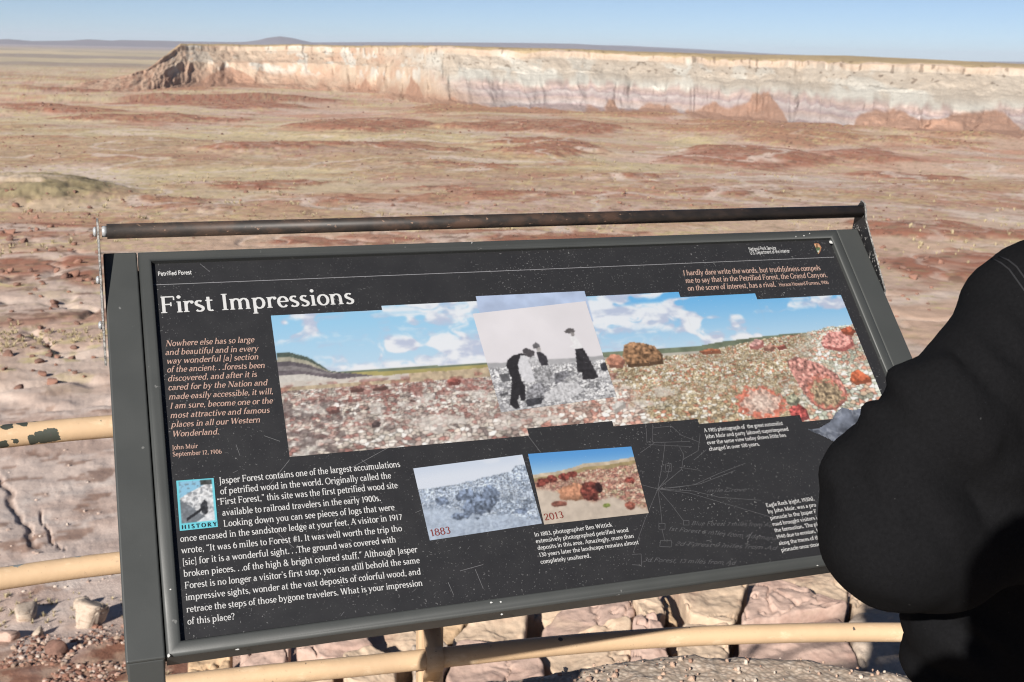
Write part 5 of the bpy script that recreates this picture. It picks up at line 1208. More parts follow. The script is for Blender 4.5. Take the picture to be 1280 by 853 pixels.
    def stroke(pts, w, n0=0.0003, jit=0.0):
        P = [uv(*p) for p in pts]
        for a, c2 in zip(P, P[1:]):
            d = c2 - a; L = math.hypot(*d)
            if L < 1e-6: continue
            nx, ny = -d[1] / L * w / 2, d[0] / L * w / 2; kk[0] += 1; h = n0 + 2e-6 * (kk[0] % 60)
            fs = [bm.verts.new(sp(a[0] + nx, a[1] + ny, h)), bm.verts.new(sp(a[0] - nx, a[1] - ny, h)), bm.verts.new(sp(c2[0] - nx, c2[1] - ny, h)), bm.verts.new(sp(c2[0] + nx, c2[1] + ny, h))]
            bm.faces.new(fs)
    zm = lambda lst: [(790 + x * .2579, 520 + y * .2579) for x, y in lst]
    hub = (125, 355)
    for l in ([hub, (150, 215), (160, 130)], [hub, (170, 300), (185, 230)], [hub, (240, 260), (250, 190), (230, 150)], [hub, (300, 335), (420, 280), (550, 230)], [hub, (230, 345), (330, 330), (500, 265)], [hub, (300, 365), (420, 395), (625, 410)], [hub, (280, 375), (450, 425), (670, 490)], [hub, (190, 430), (250, 510)], [hub, (138, 450), (145, 520)], [hub, (60, 510), (5, 665)], [hub, (85, 345), (50, 335)],
              [(130, 522), (160, 522), (160, 550), (130, 550), (130, 522)], [(138, 605), (192, 606), (190, 636), (134, 634), (138, 605)], [(0, 672), (44, 670), (46, 725), (0, 722)], [(250, 508), (276, 508), (276, 530), (248, 530), (250, 508)], [(145, 550), (158, 604)],
              [(68, 60), (72, 130), (100, 120), (100, 40)], [(100, 130), (280, 125)], [(80, 140), (290, 150)], [(100, 60), (190, 50), (240, 95), (330, 130)], [(60, 10), (66, 60)], [(40, 180), (110, 130)], [(300, 215), (360, 165)], [(230, 250), (330, 265)], [(160, 235), (190, 232), (190, 270), (165, 272), (160, 235)], [(250, 210), (320, 170), (330, 90)]):
        stroke(zm(l), 0.0008)
    mp = bm_obj("map_drawing", bm, chalk, panel)
    zt = lambda x, y: (790 + x * .2579, 520 + y * .2579)
    T("handwriting_text", [("mile Grove", zt(360, 372), zt(552, 366), 4.8), ("Blue Forest 7 miles from Ad", zt(286, 530), zt(680, 538), 5.2), ("1st Forest 6 miles from Adamana", zt(172, 556), zt(700, 604), 5.2), ("2d Forest 9 miles from Ad", zt(205, 628), zt(700, 650), 5.2), ("3d Forest, 13 miles from Ad", zt(52, 706), zt(500, 722), 5.2)], chalk, panel, 0.0004, slant=0.5, thick=0.8, thin=0.5, serif=False)
    # scratches
    bm = bmesh.new(); rg = random.Random(12)
    for l in ([(362, 575), (334, 610)], [(331, 652), (367, 685)], [(560, 728), (567, 744)], [(594, 712), (604, 736)], [(575, 714), (604, 706)], [(500, 552), (430, 590)], [(660, 545), (676, 566)], [(452, 575), (470, 590)], [(295, 556), (300, 570)], [(330, 545), (350, 552)], [(250, 330), (262, 340)], [(430, 700), (450, 699)]):
        stroke(l, 0.0007)
    for _ in range(60):
        x = rg.uniform(200, 1010); y0 = 345 + (x - 200) * -0.03; y = rg.uniform(560, 800 - (x - 230) * 0.14) if rg.random() < .8 else rg.uniform(y0, 400)
        a = rg.uniform(-1.2, 1.2); L = rg.choice([2, 3, 3, 4, 6, 9]) * rg.uniform(.6, 1.5); x2, y2 = x + L * math.cos(a), y + L * math.sin(a)
        u_, v_ = uv(x, y); u2, v2_ = uv(x2, y2)
        if min(u_, u2) < 0.004 or max(u_, u2) > 1.18 or min(v_, v2_) < 0.004 or max(v_, v2_) > 0.58: continue
        stroke([(x, y), (x + L * .5 * math.cos(a) + rg.uniform(-.5, .5), y + L * .5 * math.sin(a)), (x2, y2)], rg.uniform(.00025, .0006))
    for _ in range(650):
        x = rg.uniform(195, 1030); y = rg.uniform(335, 800); u_, v_ = uv(x, y)
        if not (0.004 < u_ < 1.186 and 0.004 < v_ < 0.58): continue
        if v_ > 0.25 and rg.random() < .55: continue
        L = rg.uniform(.3, 1.0); a = rg.uniform(0, 3.1); stroke([(x, y), (x + L * math.cos(a), y + L * math.sin(a))], rg.uniform(.0004, .0009))
    sc_o = bm_obj("scratch_marks", bm, scratch_m, panel); sc_o["kind"] = "stuff"
    bm = bmesh.new(); stroke([(191.3, 356.6), (616, 339.5), (1042.4, 321.8)], 0.0009); bm_obj("rule_line", bm, simple("grey_ink", (0.19, 0.19, 0.2), 0.5, 0.2), panel)
    return root
build_sign()

# ------------------------------------------------------------------ people
def capsule(bm, p, q, r0, r1, sub=3):
    """tapered limb piece: two round ends and the cone between them"""
    p, q = Vector(p), Vector(q); d = q - p; L = d.length
    if L < 1e-6: return blob(bm, p, (r0,) * 3)
    t = d / L; a = t.orthogonal().normalized(); b_ = t.cross(a); n = 20; prof = []
    sa = max(-0.999, min(0.999, (r0 - r1) / L)); th = math.asin(sa)
    for k in range(7): f = -math.pi / 2 + (th + math.pi / 2) * k / 6; prof.append((math.sin(f) * r0, math.cos(f) * r0))
    for k in range(7): f = th + (math.pi / 2 - th) * k / 6; prof.append((L + math.sin(f) * r1, math.cos(f) * r1))
    rings = []
    for z, r in prof[1:-1]: rings.append([bm.verts.new(p + t * z + (a * math.cos(2 * math.pi * i / n) + b_ * math.sin(2 * math.pi * i / n)) * r) for i in range(n)])
    v0 = bm.verts.new(p + t * prof[0][0]); v1 = bm.verts.new(p + t * prof[-1][0])
    for r_a, r_b in zip(rings, rings[1:]):
        for i in range(n): bm.faces.new((r_a[i], r_a[(i + 1) % n], r_b[(i + 1) % n], r_b[i]))
    for i in range(n):
        bm.faces.new((v0, rings[0][(i + 1) % n], rings[0][i])); bm.faces.new((v1, rings[-1][i], rings[-1][(i + 1) % n]))
def blob(bm, c, rad, rot=None, sub=3):
    M = Matrix.Translation(Vector(c)) @ (rot.to_4x4() if rot else Matrix.Identity(4)) @ Matrix.Diagonal((*rad, 1.0))
    bmesh.ops.create_icosphere(bm, subdivisions=sub, radius=1.0, matrix=M)
def fuse(name, bm, voxel, mat, parent, smooth=6, fac=0.5, disp=None):
    """melt overlapping volumes into one continuous surface"""
    me = bpy.data.meshes.new(name); bm.to_mesh(me); bm.free()
    tmp = bpy.data.objects.new(name, me); COL.objects.link(tmp)
    m = tmp.modifiers.new("melt", 'REMESH'); m.mode = 'VOXEL'; m.voxel_size = voxel
    sm = tmp.modifiers.new("relax", 'SMOOTH'); sm.iterations = smooth; sm.factor = fac
    dg = bpy.context.evaluated_depsgraph_get(); ev = tmp.evaluated_get(dg)
    me2 = bpy.data.meshes.new_from_object(ev); me2.name = name
    bpy.data.objects.remove(tmp); bpy.data.meshes.remove(me)
    if disp:
        n = len(me2.vertices); co = np.zeros(n * 3, np.float32); no = np.zeros(n * 3, np.float32)
        me2.vertices.foreach_get("co", co); me2.vertices.foreach_get("normal", no)
        co = co.reshape(-1, 3); no = no.reshape(-1, 3); co = co + no * disp(co, no)[:, None]
        me2.vertices.foreach_set("co", co.astype(np.float32).ravel()); me2.update()
    me2.materials.clear(); me2.materials.append(mat)
    me2.polygons.foreach_set("use_smooth", np.ones(len(me2.polygons), bool))
    return link(bpy.data.objects.new(name, me2), parent)
def fleece(name, col):
    b = NB(name, 1.0, 0.03)
    lint = b.ramp(b.noise(190, 1, 0.5), [(0.795, 0.0), (0.81, 1.0)])
    c = b.mixc(b.noise(260, 3, 0.7), [q * 0.6 for q in col], [q * 1.4 for q in col]); c = b.mixc(b.math('MULTIPLY', lint, 0.35), c, (0.07, 0.07, 0.07))
    b.color(c); b.bump(b.noise(700, 3, 0.6), 0.35, 0.0012); return b.m
SKIN = NB("skin", 0.55, 0.35); SKIN.color(SKIN.mixc(SKIN.noise(30, 4), (0.42, 0.25, 0.18), (0.50, 0.31, 0.23))); SKIN = SKIN.m
HAIR = simple("dark_hair", (0.035, 0.022, 0.015), 0.5, 0.4, 120, 0.5)
def lerp3(a, b, t): return tuple(a[i] + (b[i] - a[i]) * t for i in range(3))
def hand(bm, wrist, fwd, palm_n, side):
    """palm, four bent fingers of different lengths and a thumb from the side of the palm"""
    f = Vector(fwd).normalized(); n = Vector(palm_n); n = (n - f * n.dot(f)).normalized(); s_ = f.cross(n) * side; w = Vector(wrist)
    for k in range(4):
        o = (k - 1.5) * 0.019
        capsule(bm, w + f * 0.012 + s_ * o * 0.6, w + f * 0.082 + s_ * o, 0.015, 0.0125, 2)
        L = (0.040, 0.046, 0.043, 0.033)[k]
        a = w + f * 0.082 + s_ * o; b_ = a + (f * 0.93 + n * 0.35).normalized() * L; c = b_ + (f * 0.45 + n * 0.9).normalized() * L * 0.7; d = c + (f * -0.1 + n).normalized() * L * 0.5
        capsule(bm, a, b_, 0.0100, 0.0088, 2); capsule(bm, b_, c, 0.0088, 0.0080, 2); capsule(bm, c, d, 0.0080, 0.0070, 2)
    a = w + f * 0.022 - s_ * 0.030; b_ = a + (f * 0.6 - s_ * 0.6 + n * 0.35).normalized() * 0.042; c = b_ + (f * 0.9 - s_ * 0.1 + n * 0.35).normalized() * 0.032
    capsule(bm, w + f * 0.01 - s_ * 0.012, a, 0.016, 0.015, 2); capsule(bm, a, b_, 0.014, 0.0105, 2); capsule(bm, b_, c, 0.0105, 0.0085, 2)
def make_person(J, label, cloth, trouser_m, shoe_m, extra=None, disp=None, hood=True, voxel=0.009):
    """J: joints in world metres; fwd: where the chest faces"""
    base = ((J['ankL'][0] + J['ankR'][0]) / 2, (J['ankL'][1] + J['ankR'][1]) / 2, 0.0)
    root = empty("person", base); tag(root, label, "person")
    O = Vector(base); P = {k: Vector(v) - O for k, v in J.items() if k not in ('fwd', 'look', 'girth', 'handL', 'handR', 'palmL', 'palmR')}; F = Vector(J['fwd']).normalized(); Sd = F.cross(Vector((0, 0, 1))).normalized()  # to the person's right
    head = P['head']; LF = Vector(J.get('look', J['fwd'])).normalized(); LS = LF.cross(Vector((0, 0, 1))).normalized(); LU = LS.cross(LF)
    rot = Matrix((LS, LF, LU)).transposed()
    # body: one skin, head to feet
    bm = bmesh.new()
    blob(bm, head + LU * 0.030, (0.076, 0.096, 0.098), rot); blob(bm, head + LF * 0.028 - LU * 0.055, (0.055, 0.062, 0.068), rot)
    blob(bm, head + LF * 0.102 - LU * 0.012, (0.013, 0.018, 0.022), rot, 2); blob(bm, head + LF * 0.094 + LU * 0.012, (0.009, 0.014, 0.022), rot, 2)
    for s in (-1, 1):
        blob(bm, head + LS * 0.077 * s - LU * 0.008, (0.010, 0.020, 0.030), rot, 2); blob(bm, head + LS * 0.032 * s + LF * 0.080 + LU * 0.024, (0.024, 0.014, 0.008), rot, 2)
        blob(bm, head + LS * 0.036 * s + LF * 0.070 - LU * 0.030, (0.024, 0.018, 0.022), rot, 2)
    blob(bm, head + LF * 0.086 - LU * 0.058, (0.024, 0.010, 0.006), rot, 2); blob(bm, head + LF * 0.085 - LU * 0.070, (0.021, 0.010, 0.007), rot, 2); blob(bm, head + LF * 0.075 - LU * 0.100, (0.022, 0.018, 0.016), rot, 2)
    capsule(bm, P['neck'], head - LU * 0.06 - LF * 0.015, 0.060, 0.054)
    capsule(bm, P['chest'] + Sd * 0.08, P['pelvis'] + Sd * 0.06, 0.090, 0.095); capsule(bm, P['chest'] - Sd * 0.08, P['pelvis'] - Sd * 0.06, 0.090, 0.095); capsule(bm, P['chest'], P['neck'], 0.09, 0.062)
    for s, q in ((1, 'R'), (-1, 'L')):
        capsule(bm, P['chest'] + Sd * 0.08 * s + Vector((0, 0, .06)), P['sh' + q], 0.06, 0.050); capsule(bm, P['sh' + q], P['el' + q], 0.048, 0.038); capsule(bm, P['el' + q], P['wr' + q], 0.038, 0.026)
        d = (P['wr' + q] - P['el' + q]).normalized(); hand(bm, P['wr' + q], J.get('hand' + q, d), J.get('palm' + q, -Sd * s), s)
        capsule(bm, P['pelvis'] + Sd * 0.08 * s, P['kn' + q], 0.085, 0.055); capsule(bm, P['kn' + q], P['ank' + q], 0.052, 0.036)
        capsule(bm, P['ank' + q] - F * 0.02 - Vector((0, 0, .045)), P['ank' + q] + F * 0.13 - Vector((0, 0, .055)), 0.030, 0.026)
    body = fuse("body", bm, 0.0055, SKIN, root, 4, 0.4)
    for s in (-1, 1):
        bm = bmesh.new(); blob(bm, head + LS * 0.032 * s + LF * 0.0765 + LU * 0.008, (0.0115, 0.0115, 0.0115), None, 3); eye = bm_obj("eye", bm, simple("eye_white", (0.45, 0.43, 0.41), 0.2, 0.5), body, True)
        bm = bmesh.new(); blob(bm, head + LS * 0.032 * s + LF * 0.0865 + LU * 0.008, (0.0055, 0.003, 0.0055), rot, 2); bm_obj("iris", bm, HAIR, eye, True)
    bm = bmesh.new(); blob(bm, head + LU * 0.045 - LF * 0.014, (0.088, 0.100, 0.098), rot); blob(bm, head - LF * 0.045 - LU * 0.02, (0.078, 0.062, 0.085), rot)
    fuse("hair", bm, 0.007, HAIR, root, 3, 0.4, lambda c, n: 0.004 * (fbm(c[:, 0] * 90, c[:, 2] * 60, 3, 5) - 0.5) * 2)
    # top
    bm = bmesh.new(); up = Vector((0, 0, 1))
    ch, pe, nk = P['chest'], P['pelvis'], P['neck']
    R3 = Matrix((Sd, F, up)).transposed()
    sw = J.get('girth', 1.0)
    for t in np.linspace(0, 1, 9):
        c = ch.lerp(pe, float(t)); wx = (0.200 - 0.02 * math.sin(math.pi * t) + 0.012 * t) * sw; wy = (0.130 + 0.012 * math.sin(math.pi * t)) * sw
        blob(bm, c, (wx, wy, 0.095), R3)
    blob(bm, pe + up * -0.06, (0.205 * sw, 0.140 * sw, 0.055), R3)
    capsule(bm, nk - up * 0.005, ch + up * 0.05, 0.078, 0.125)
    for s, q in ((1, 'R'), (-1, 'L')):
        capsule(bm, nk + Sd * 0.05 * s - up * 0.03, P['sh' + q] + up * 0.005, 0.066, 0.060 if (extra and q == 'L') else 0.080)
        capsule(bm, ch + Sd * 0.10 * s + up * 0.05, P['sh' + q] - up * 0.01, 0.115, 0.062)
        if not (extra and q == 'L'):
            capsule(bm, P['sh' + q], P['el' + q], 0.084, 0.072); capsule(bm, P['el' + q], P['wr' + q].lerp(P['el' + q], 0.06), 0.072, 0.046)
    if hood:
        blob(bm, nk - F * 0.085 + up * 0.0, (0.125, 0.060, 0.085), R3); blob(bm, nk - F * 0.05 + up * 0.05, (0.105, 0.07, 0.04), R3)
    if extra: extra(bm, O)
    top = fuse("hoodie" if hood else "jacket", bm, voxel, cloth, root, 5, 0.45, disp)
    # trousers and shoes
    bm = bmesh.new()
    blob(bm, pe - up * 0.03, (0.185, 0.128, 0.11), R3)
    for s, q in ((1, 'R'), (-1, 'L')):
        capsule(bm, pe + Sd * 0.088 * s - up * 0.05, P['kn' + q], 0.105, 0.082); capsule(bm, P['kn' + q], P['ank' + q] + up * 0.0, 0.080, 0.068)
    fuse("trousers", bm, 0.012, trouser_m, root, 4, 0.4, lambda c, n: 0.006 * (fbm(c[:, 0] * 14, c[:, 2] * 9, 3, 8) - 0.5))
    for q in ('R', 'L'):
        bm = bmesh.new(); a = P['ank' + q]
        capsule(bm, Vector((a.x, a.y, 0.055)) - F * 0.045, Vector((a.x, a.y, 0.045)) + F * 0.16, 0.044, 0.036); capsule(bm, Vector((a.x, a.y, 0.03)) - F * 0.045, Vector((a.x, a.y, 0.026)) + F * 0.165, 0.03, 0.026); capsule(bm, Vector((a.x, a.y, 0.12)) - F * 0.02, Vector((a.x, a.y, 0.06)) - F * 0.01, 0.045, 0.046)
        fuse("shoe", bm, 0.008, shoe_m, root, 3, 0.4)
    return root, top, O

M_HOOD = fleece("black_fleece", (0.0070, 0.0070, 0.0077)); M_TROUSER = simple("black_trouser_cloth", (0.010, 0.010, 0.012), 0.9, 0.1, 80, 0.4); M_SHOE = simple("dark_shoe_leather", (0.02, 0.02, 0.02), 0.6, 0.3, 60, 0.3)
def pxp(px, py, dep): return tuple(at_depth(px, py, dep))
def build_visitor():
    J = dict(fwd=(-0.22, 0.97, 0), pelvis=(0.70, 1.31, 0.92), chest=(0.70, 1.28, 1.20), neck=(0.70, 1.27, 1.395), head=(0.69, 1.33, 1.575), look=(-0.30, 0.93, -0.30),
             shL=pxp(1268, 398, 1.21), elL=pxp(1120, 668, 1.15), wrL=(0.60, 1.47, 1.03), shR=(0.885, 1.325, 1.325), elR=(0.97, 1.30, 1.06), wrR=(0.74, 1.50, 1.03),
             handL=(0.9, 0.3, -0.1), palmL=(-0.2, -1, 0), handR=(-0.9, 0.1, -0.1), palmR=(-0.2, -1, 0),
             knL=(0.61, 1.33, 0.49), ankL=(0.60, 1.29, 0.09), knR=(0.80, 1.36, 0.49), ankR=(0.82, 1.33, 0.09), girth=1.10)
    def sleeve(bm, O):
        px2m = lambda r, d: r / FPX * d
        def cap(a, b_):
            capsule(bm, Vector(pxp(*a[:3])) - O, Vector(pxp(*b_[:3])) - O, px2m(a[3], a[2]), px2m(b_[3], b_[2]))
        cap((1296, 398, 1.21, 86), (1262, 436, 1.195, 86)); cap((1262, 436, 1.195, 86), (1196, 526, 1.15, 82)); cap((1196, 526, 1.15, 82), (1176, 512, 1.15, 70))
        cap((1270, 470, 1.20, 100), (1215, 560, 1.17, 84))
        cap((1148, 566, 1.165, 74), (1110, 612, 1.16, 86)); cap((1110, 612, 1.16, 86), (1120, 668, 1.155, 98))
        cap((1120, 668, 1.155, 98), (1170, 668, 1.20, 100)); cap((1160, 590, 1.18, 80), (1215, 640, 1.20, 100)); cap((1215, 640, 1.205, 96), (1290, 640, 1.24, 90))
        e = Vector(pxp(1135, 665, 1.18)) - O; w = Vector(J['wrL']) - O
        capsule(bm, e, w.lerp(e, 0.06), 0.068, 0.046)
    O_ = Vector(((J['ankL'][0] + J['ankR'][0]) / 2, (J['ankL'][1] + J['ankR'][1]) / 2, 0.0))
    # folds of the sleeve: valleys along lines seen on the photograph, laid on the cloth
    folds = [([(1096, 486), (1130, 522), (1168, 572), (1200, 622), (1232, 660)], 0.018, 0.013), ([(1130, 500), (1180, 560), (1215, 605)], 0.005, 0.014), ([(1062, 545), (1075, 600), (1098, 660), (1130, 710)], 0.004, 0.018),
             ([(1100, 540), (1128, 590), (1165, 640), (1190, 690)], 0.005, 0.016), ([(1210, 500), (1245, 540), (1280, 600)], 0.005, 0.018), ([(1280, 560), (1262, 620), (1245, 660)], 0.005, 0.018), ([(1030, 620), (1045, 680), (1072, 730)], 0.003, 0.012)]
    FL = [(np.array([pxp(x, y, 1.08) for x, y in pts]) - np.array(O_)[None], d, w) for pts, d, w in folds]
    cam_l = CAMPOS - np.array(O_)
    def disp(c, n):
        v = c - cam_l; d = v / np.linalg.norm(v, axis=1)[:, None]
        ru = c[:, 0] * 0.75 + c[:, 2] * 0.66 + 0.05 * fbm(c[:, 0] * 12, c[:, 2] * 12, 3, 9); rv_ = c[:, 0] * 0.66 - c[:, 2] * 0.75
        out = 0.011 * (fbm(c[:, 0] * 9 + c[:, 1] * 5, c[:, 2] * 7 - c[:, 0] * 4, 3, 3) - 0.5) + 0.022 * (np.abs(fbm(ru * 17, rv_ * 4.5, 3, 10) - 0.5) * 2 - 0.3) * sstep(-0.30, -0.75, (n * d).sum(1)) + 0.004 * (fbm(c[:, 0] * 26 + c[:, 2] * 10, c[:, 2] * 22 + c[:, 1] * 12, 3, 4) - 0.5)
        near = sstep(0.15, -0.1, (n * d).sum(1))
        for L, dep, w in FL:
            best = np.full(len(c), 9.0)
            for p, q in zip(L, L[1:]):                    # distance between lines of sight, in metres at the cloth
                p2 = (p - cam_l); q2 = (q - cam_l); k = np.linalg.norm(v, axis=1) / 1.12
                a = p2[None] * k[:, None]; b_ = q2[None] * k[:, None]
                ab = b_ - a; t = np.clip(((v - a) * ab).sum(1) / (ab * ab).sum(1), 0, 1); best = np.minimum(best, np.linalg.norm(v - a - ab * t[:, None], axis=1))
            out = out - 1.7 * near * dep * (1.5 * np.exp(-(best / w) ** 2) - 0.25 * np.exp(-((best - 1.8 * w) / w) ** 2))
        return out
    root, top, O = make_person(J, "person in a black hooded sweatshirt standing before the sign with one elbow out", M_HOOD, M_TROUSER, M_SHOE, sleeve, disp)
    # shoulder seam stitching on the back of the sweatshirt
    bpy.context.view_layer.update()
    dg = bpy.context.evaluated_depsgraph_get()
    for off in (0, 9):
        pts = []
        for x, y in [(1216 + off * 1.3, 346 - off * 2.0), (1226 + off, 334 - off), (1240 + off, 324 - off * .3), (1252 + off * 1.0, 330 - off * .4), (1262 + off, 338 - off * .4), (1272 + off, 352 - off * .4), (1282 + off, 366 - off * .4), (1296 + off, 392 - off * .4), (1306 + off, 430)][2:]:
            d = Vector(ray(x, y)); o_ = Vector(CAMPOS) - O
            hit, loc, nrm, _ = top.ray_cast(o_, d)
            if hit: pts.append(loc + nrm * 0.0006)
        if len(pts) > 3:
            bm = bmesh.new(); add_tube(bm, pts, 0.0011, 6); bm_obj("seam", bm, simple("seam_thread", (0.022, 0.022, 0.024), 0.9, 0.1), top)
build_visitor()
def build_photographer():
    J = dict(fwd=(0.12, 1, 0), pelvis=(-0.02, -0.30, 0.98), chest=(-0.02, -0.26, 1.32), neck=(-0.015, -0.225, 1.51), head=(-0.01, -0.185, 1.68), look=(0.08, 1, -0.15),
             shL=(-0.21, -0.25, 1.44), elL=(-0.28, -0.10, 1.23), wrL=(-0.115, -0.085, 1.475), shR=(0.17, -0.25, 1.44), elR=(0.26, -0.14, 1.23), wrR=(0.11, -0.085, 1.485),
             handL=(0.15, -0.1, 1), palmL=(1, 0.2, 0), handR=(-0.15, -0.1, 1), palmR=(-1, 0.2, 0),
             knL=(-0.12, -0.27, 0.52), ankL=(-0.13, -0.32, 0.09), knR=(0.08, -0.27, 0.52), ankR=(0.10, -0.32, 0.09), girth=1.0)
    jm = simple("navy_jacket_cloth", (0.02, 0.024, 0.04), 0.85, 0.15, 60, 0.3)
    make_person(J, "person in a navy jacket raising a camera, whose shadow falls on the black sweatshirt", jm, simple("denim", (0.04, 0.06, 0.11), 0.9, 0.1, 80, 0.3), M_SHOE, hood=False, voxel=0.012, disp=lambda c, n: 0.008 * (fbm(c[:, 0] * 12, c[:, 2] * 9, 3, 6) - 0.5))
    root = empty("camera", (0, -0.10, 1.57)); tag(root, "black camera with a short lens held up by the person in the navy jacket", "camera")
    pm = simple("black_camera_plastic", (0.015, 0.015, 0.016), 0.5, 0.4, 200, 0.3)
    bm = bmesh.new(); add_box(bm, (-0.066, -0.028, -0.045), (0.066, 0.022, 0.040), 0.008, 3); add_box(bm, (-0.022, -0.024, 0.0385), (0.022, 0.020, 0.060), 0.006, 2); bm_obj("camera_body", bm, pm, root, False)
    bm = bmesh.new(); add_tube(bm, [(0, 0.0225, -0.004), (0, 0.050, -0.004), (0, 0.053, -0.004), (0, 0.078, -0.004)], [0.030, 0.030, 0.034, 0.034], 32); ln = bm_obj("lens", bm, pm, root, False)
    bm = bmesh.new(); add_tube(bm, [(0, 0.0785, -0.004), (0, 0.0795, -0.004)], 0.026, 32); bm_obj("front_glass", bm, simple("lens_glass", (0.01, 0.01, 0.02), 0.05, 0.8), ln, False)
build_photographer()

# ------------------------------------------------------------------ loose stones and dry grass on the desert floor
def red_at(x, y):
    i = min(len(GRR) - 1, int(np.searchsorted(GRR, math.hypot(x, y)))); j = min(len(GAZ) - 1, int(np.searchsorted(GAZ, math.atan2(x, y)))); return float(GRED[i, j])
def low_stone(rg):
    bm = bmesh.new(); bmesh.ops.create_icosphere(bm, subdivisions=1, radius=1.0)
    P = np.array([v.co[:] for v in bm.verts]); F = np.array([[v.index for v in f.verts] for f in bm.faces]); bm.free()
    P = np.sign(P) * np.abs(P) ** 0.8 * rg.uniform(0.7, 1.15, (len(P), 1)) * rg.uniform(0.7, 1.2, 3)
    return P, F
def build_stones():
    rg = np.random.default_rng(77); kinds = [low_stone(rg) for _ in range(12)]
    mats = [M_DARK, M_RED, M_GREY]
    # stones one can pick out, each a thing
    protos = [rock_mesh(500 + k, (1, 1.1, 0.8), 3, 0.75, 0.13, 9) for k in range(6)]
    meshes = []
    for k, bm in enumerate(protos):
        me = bpy.data.meshes.new("red_rock"); bm.to_mesh(me); bm.free(); me.materials.append(M_DARK if k % 2 else M_RED); meshes.append(me)
    n = 0
    spots = []
    zones = [((2, 122), (292, 480), 62, (4.5, 11)), ((2, 125), (250, 300), 18, (4, 8)), ((1088, 1176), (265, 400), 26, (4, 8)), ((150, 1000), (236, 262), 40, (3.5, 6.5))]
    for (xa, xb), (ya, yb), cnt, (sa, sb) in zones:
        for _ in range(cnt):
            spots.append((rg.uniform(xa, xb), rg.uniform(ya, yb), sa + (sb - sa) * rg.random() ** 2.2))
    spots += [(93, 347, 13), (100, 352, 8), (68, 378, 11), (69, 384, 9), (22, 358, 9), (66, 316, 10), (24, 485, 11), (66, 476, 14), (38, 340, 7), (118, 302, 9), (1142, 350, 9), (1128, 338, 7), (1175, 330, 8)]
    for px, py, size in spots:
        x, y, r = ground(px, py); z = gz(x, y); sl = math.hypot(r, EYE - z); w = size / FPX * sl
        o = bpy.data.objects.new("red_rock", meshes[int(rg.integers(0, 6))]); COL.objects.link(o)
        o.location = (x, y, z + 0.22 * w); o.scale = (w, w * rg.uniform(.8, 1.2), w * rg.uniform(.7, 1.0)); o.rotation_euler = (rg.normal(0, .2), rg.normal(0, .2), rg.uniform(0, 6.28))
        tag(o, "small dark red rock strewn on the bare desert floor beyond the railing", "rock", "dark red rocks strewn over the desert floor")
    # the countless rest
    b = NB("mixed_stone", 0.95, 0.1); b.color(b.mixc(0.4, b.attr(), b.mixc(b.noise(9, 5), (0.25, 0.25, 0.25), (0.78, 0.78, 0.78)), 'OVERLAY')); stone_m = b.m
    reds = [(0.15, 0.08, 0.06), (0.20, 0.11, 0.085), (0.12, 0.07, 0.055), (0.26, 0.16, 0.125)]; rubs = [(0.24, 0.125, 0.09), (0.30, 0.19, 0.15), (0.17, 0.09, 0.07), (0.36, 0.26, 0.20), (0.20, 0.12, 0.09), (0.42, 0.33, 0.28), (0.28, 0.15, 0.11)]; pales = [(0.42, 0.33, 0.28), (0.50, 0.42, 0.36), (0.34, 0.25, 0.21)]
    for name, pal, cnt, zone, size in (("scattered_stones", reds, 3600, ((-80, 1360), (112, 300)), (1.2, 4.0)), ("red_rubble", rubs, 2600, ((-40, 215), (778, 880)), (1.2, 8)), ("pale_rubble", pales, 420, ((-40, 215), (560, 880)), (1.2, 6))):
        V = []; F = []; K = []; off = 0; tries = 0; done = 0; want_red = name == "scattered_stones"
        while done < cnt and tries < cnt * 6:
            tries += 1
            px = rg.uniform(*zone[0]); py = zone[1][0] + (zone[1][1] - zone[1][0]) * rg.random() ** (1.0 if want_red else 0.7)
            if name == "red_rubble" and rg.random() > sstep(772, 815, py + 18 * math.sin(px / 17)): continue
            x, y, r = ground(px, py)
            if want_red and rg.random() > 0.12 + 0.88 * red_at(x, y): continue
            if name != "scattered_stones" and vnoise(x / 1.6, y / 1.6, 9) < 0.42: continue
            z = gz(x, y); sl = math.hypot(r, EYE - z); w = (size[0] + (size[1] - size[0]) * rg.random() ** 4) / FPX * sl
            P, Fk = kinds[int(rg.integers(0, 12))]; a = rg.uniform(0, 6.28); c_, s_ = math.cos(a), math.sin(a)
            Q = P * (w * 0.5); Q = np.column_stack([Q[:, 0] * c_ - Q[:, 1] * s_, Q[:, 0] * s_ + Q[:, 1] * c_, Q[:, 2] * 0.75]) + (x, y, z + 0.10 * w)
            V.append(Q); F.append(Fk + off); off += len(Q); done += 1
            K.append(np.tile(np.array(pal[int(rg.integers(0, len(pal)))]) * rg.uniform(.8, 1.2), (len(Q), 1)))
        o = np_mesh(name, np.vstack(V), np.vstack(F), stone_m, smooth=False, colors=np.vstack(K)); o["kind"] = "stuff"
    # loose pebbles along the pavement's edge
    V = []; F = []; K = []; off = 0
    E = [e for e in EDGE if -1.2 <= e[0] <= 1.6]
    for k in range(600):
        i = int(rg.integers(0, len(E) - 1)); t = rg.random(); x = E[i][0] + (E[i + 1][0] - E[i][0]) * t; y = E[i][1] + (E[i + 1][1] - E[i][1]) * t - 0.055 - rg.random() ** 1.3 * 0.34; w = 0.004 + 0.013 * rg.random() ** 3
        P, Fk = kinds[int(rg.integers(0, 12))]; V.append(P * (w * 0.5) + (x, y, 0.002 + 0.1 * w)); F.append(Fk + off); off += len(P); K.append(np.tile(np.array([(0.42, 0.33, 0.26), (0.36, 0.25, 0.19), (0.48, 0.40, 0.33), (0.30, 0.18, 0.13), (0.40, 0.28, 0.21)][int(rg.integers(0, 5))]), (len(P), 1)))
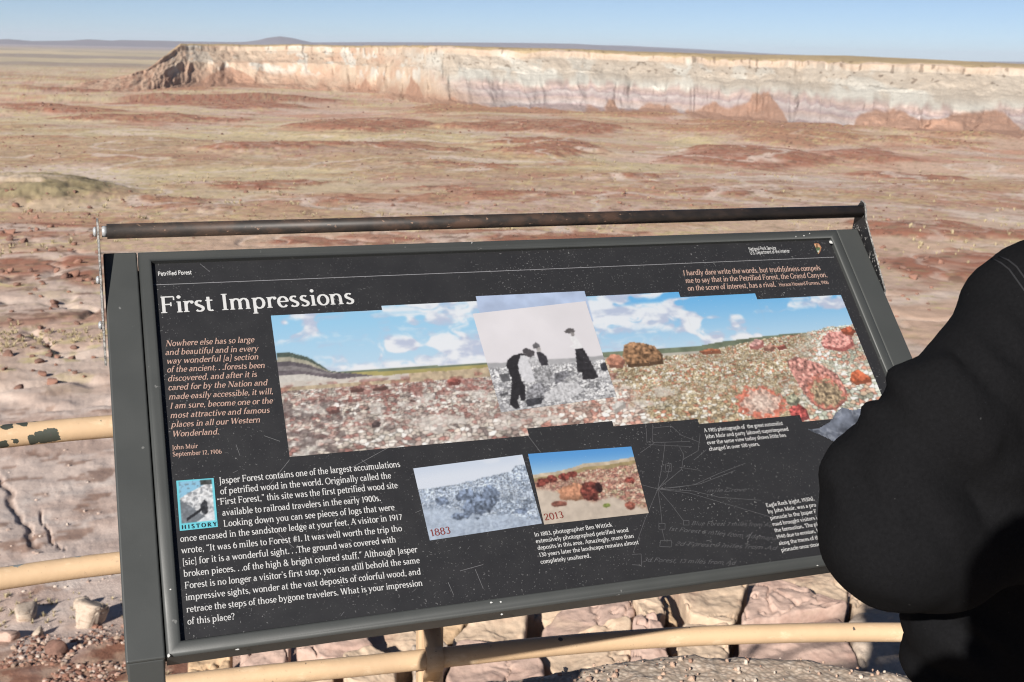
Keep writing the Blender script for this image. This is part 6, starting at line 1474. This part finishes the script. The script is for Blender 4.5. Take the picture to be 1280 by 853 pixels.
    o = np_mesh("loose_pebbles", np.vstack(V), np.vstack(F), stone_m, smooth=False, colors=np.vstack(K)); o["kind"] = "stuff"
    # tufts of dry grass
    V = []; F = []; off = 0
    for k in range(3400):
        if k < 500: px, py = rg.uniform(-20, 150), rg.uniform(395, 470)
        elif k < 700: px, py = rg.uniform(-20, 215), rg.uniform(740, 850)
        else: px, py = rg.uniform(-60, 1340), rg.uniform(150, 330)
        x, y, r = ground(px, py)
        if red_at(x, y) > 0.4 and rg.random() < 0.8: continue
        if vnoise(x / (18 if py < 340 else 5), y / (18 if py < 340 else 5), 5) < 0.5: continue
        z = gz(x, y); sl = math.hypot(r, EYE - z); h = min(rg.uniform(2.0, 6.0) / FPX * sl, rg.uniform(.3, .8))
        nb = 9
        for i in range(nb):
            a = rg.uniform(0, 6.28); l = rg.uniform(.25, .75) * h; c_, s_ = math.cos(a), math.sin(a); w = 0.16 * h
            bx, by = x + c_ * l * .3, y + s_ * l * .3; tx, ty, tz = x + c_ * l, y + s_ * l, z + h * rg.uniform(.45, 1.0)
            V += [(bx - s_ * w, by + c_ * w, z - .02 * h), (bx + s_ * w, by - c_ * w, z - .02 * h), (tx + s_ * w * .3, ty - c_ * w * .3, tz), (tx - s_ * w * .3, ty + c_ * w * .3, tz)]
            F.append((off, off + 1, off + 2, off + 3)); off += 4
    gm = simple("dry_grass", (0.36, 0.30, 0.19), 0.9, 0.1, 0.4, 0.25)
    o = np_mesh("dry_grass", np.array(V), np.array(F), gm, smooth=False); o["kind"] = "stuff"
build_stones()

# ------------------------------------------------------------------ the dry desert air that greys the far plain
def build_haze():
    bm = bmesh.new(); add_box(bm, (-62000, -62000, -140), (62000, 62000, 420))
    m = bpy.data.materials.new("desert_air"); m.use_nodes = True; t = m.node_tree; t.nodes.remove(t.nodes["Principled BSDF"])
    v = t.nodes.new("ShaderNodeVolumePrincipled"); v.inputs["Density"].default_value = HAZE; v.inputs["Color"].default_value = (0.80, 0.88, 1.0, 1); v.inputs["Anisotropy"].default_value = 0.0
    t.links.new(v.outputs[0], t.nodes["Material Output"].inputs["Volume"])
    o = bm_obj("haze", bm, m); o["kind"] = "stuff"
HAZE = 2.2e-5
build_haze()
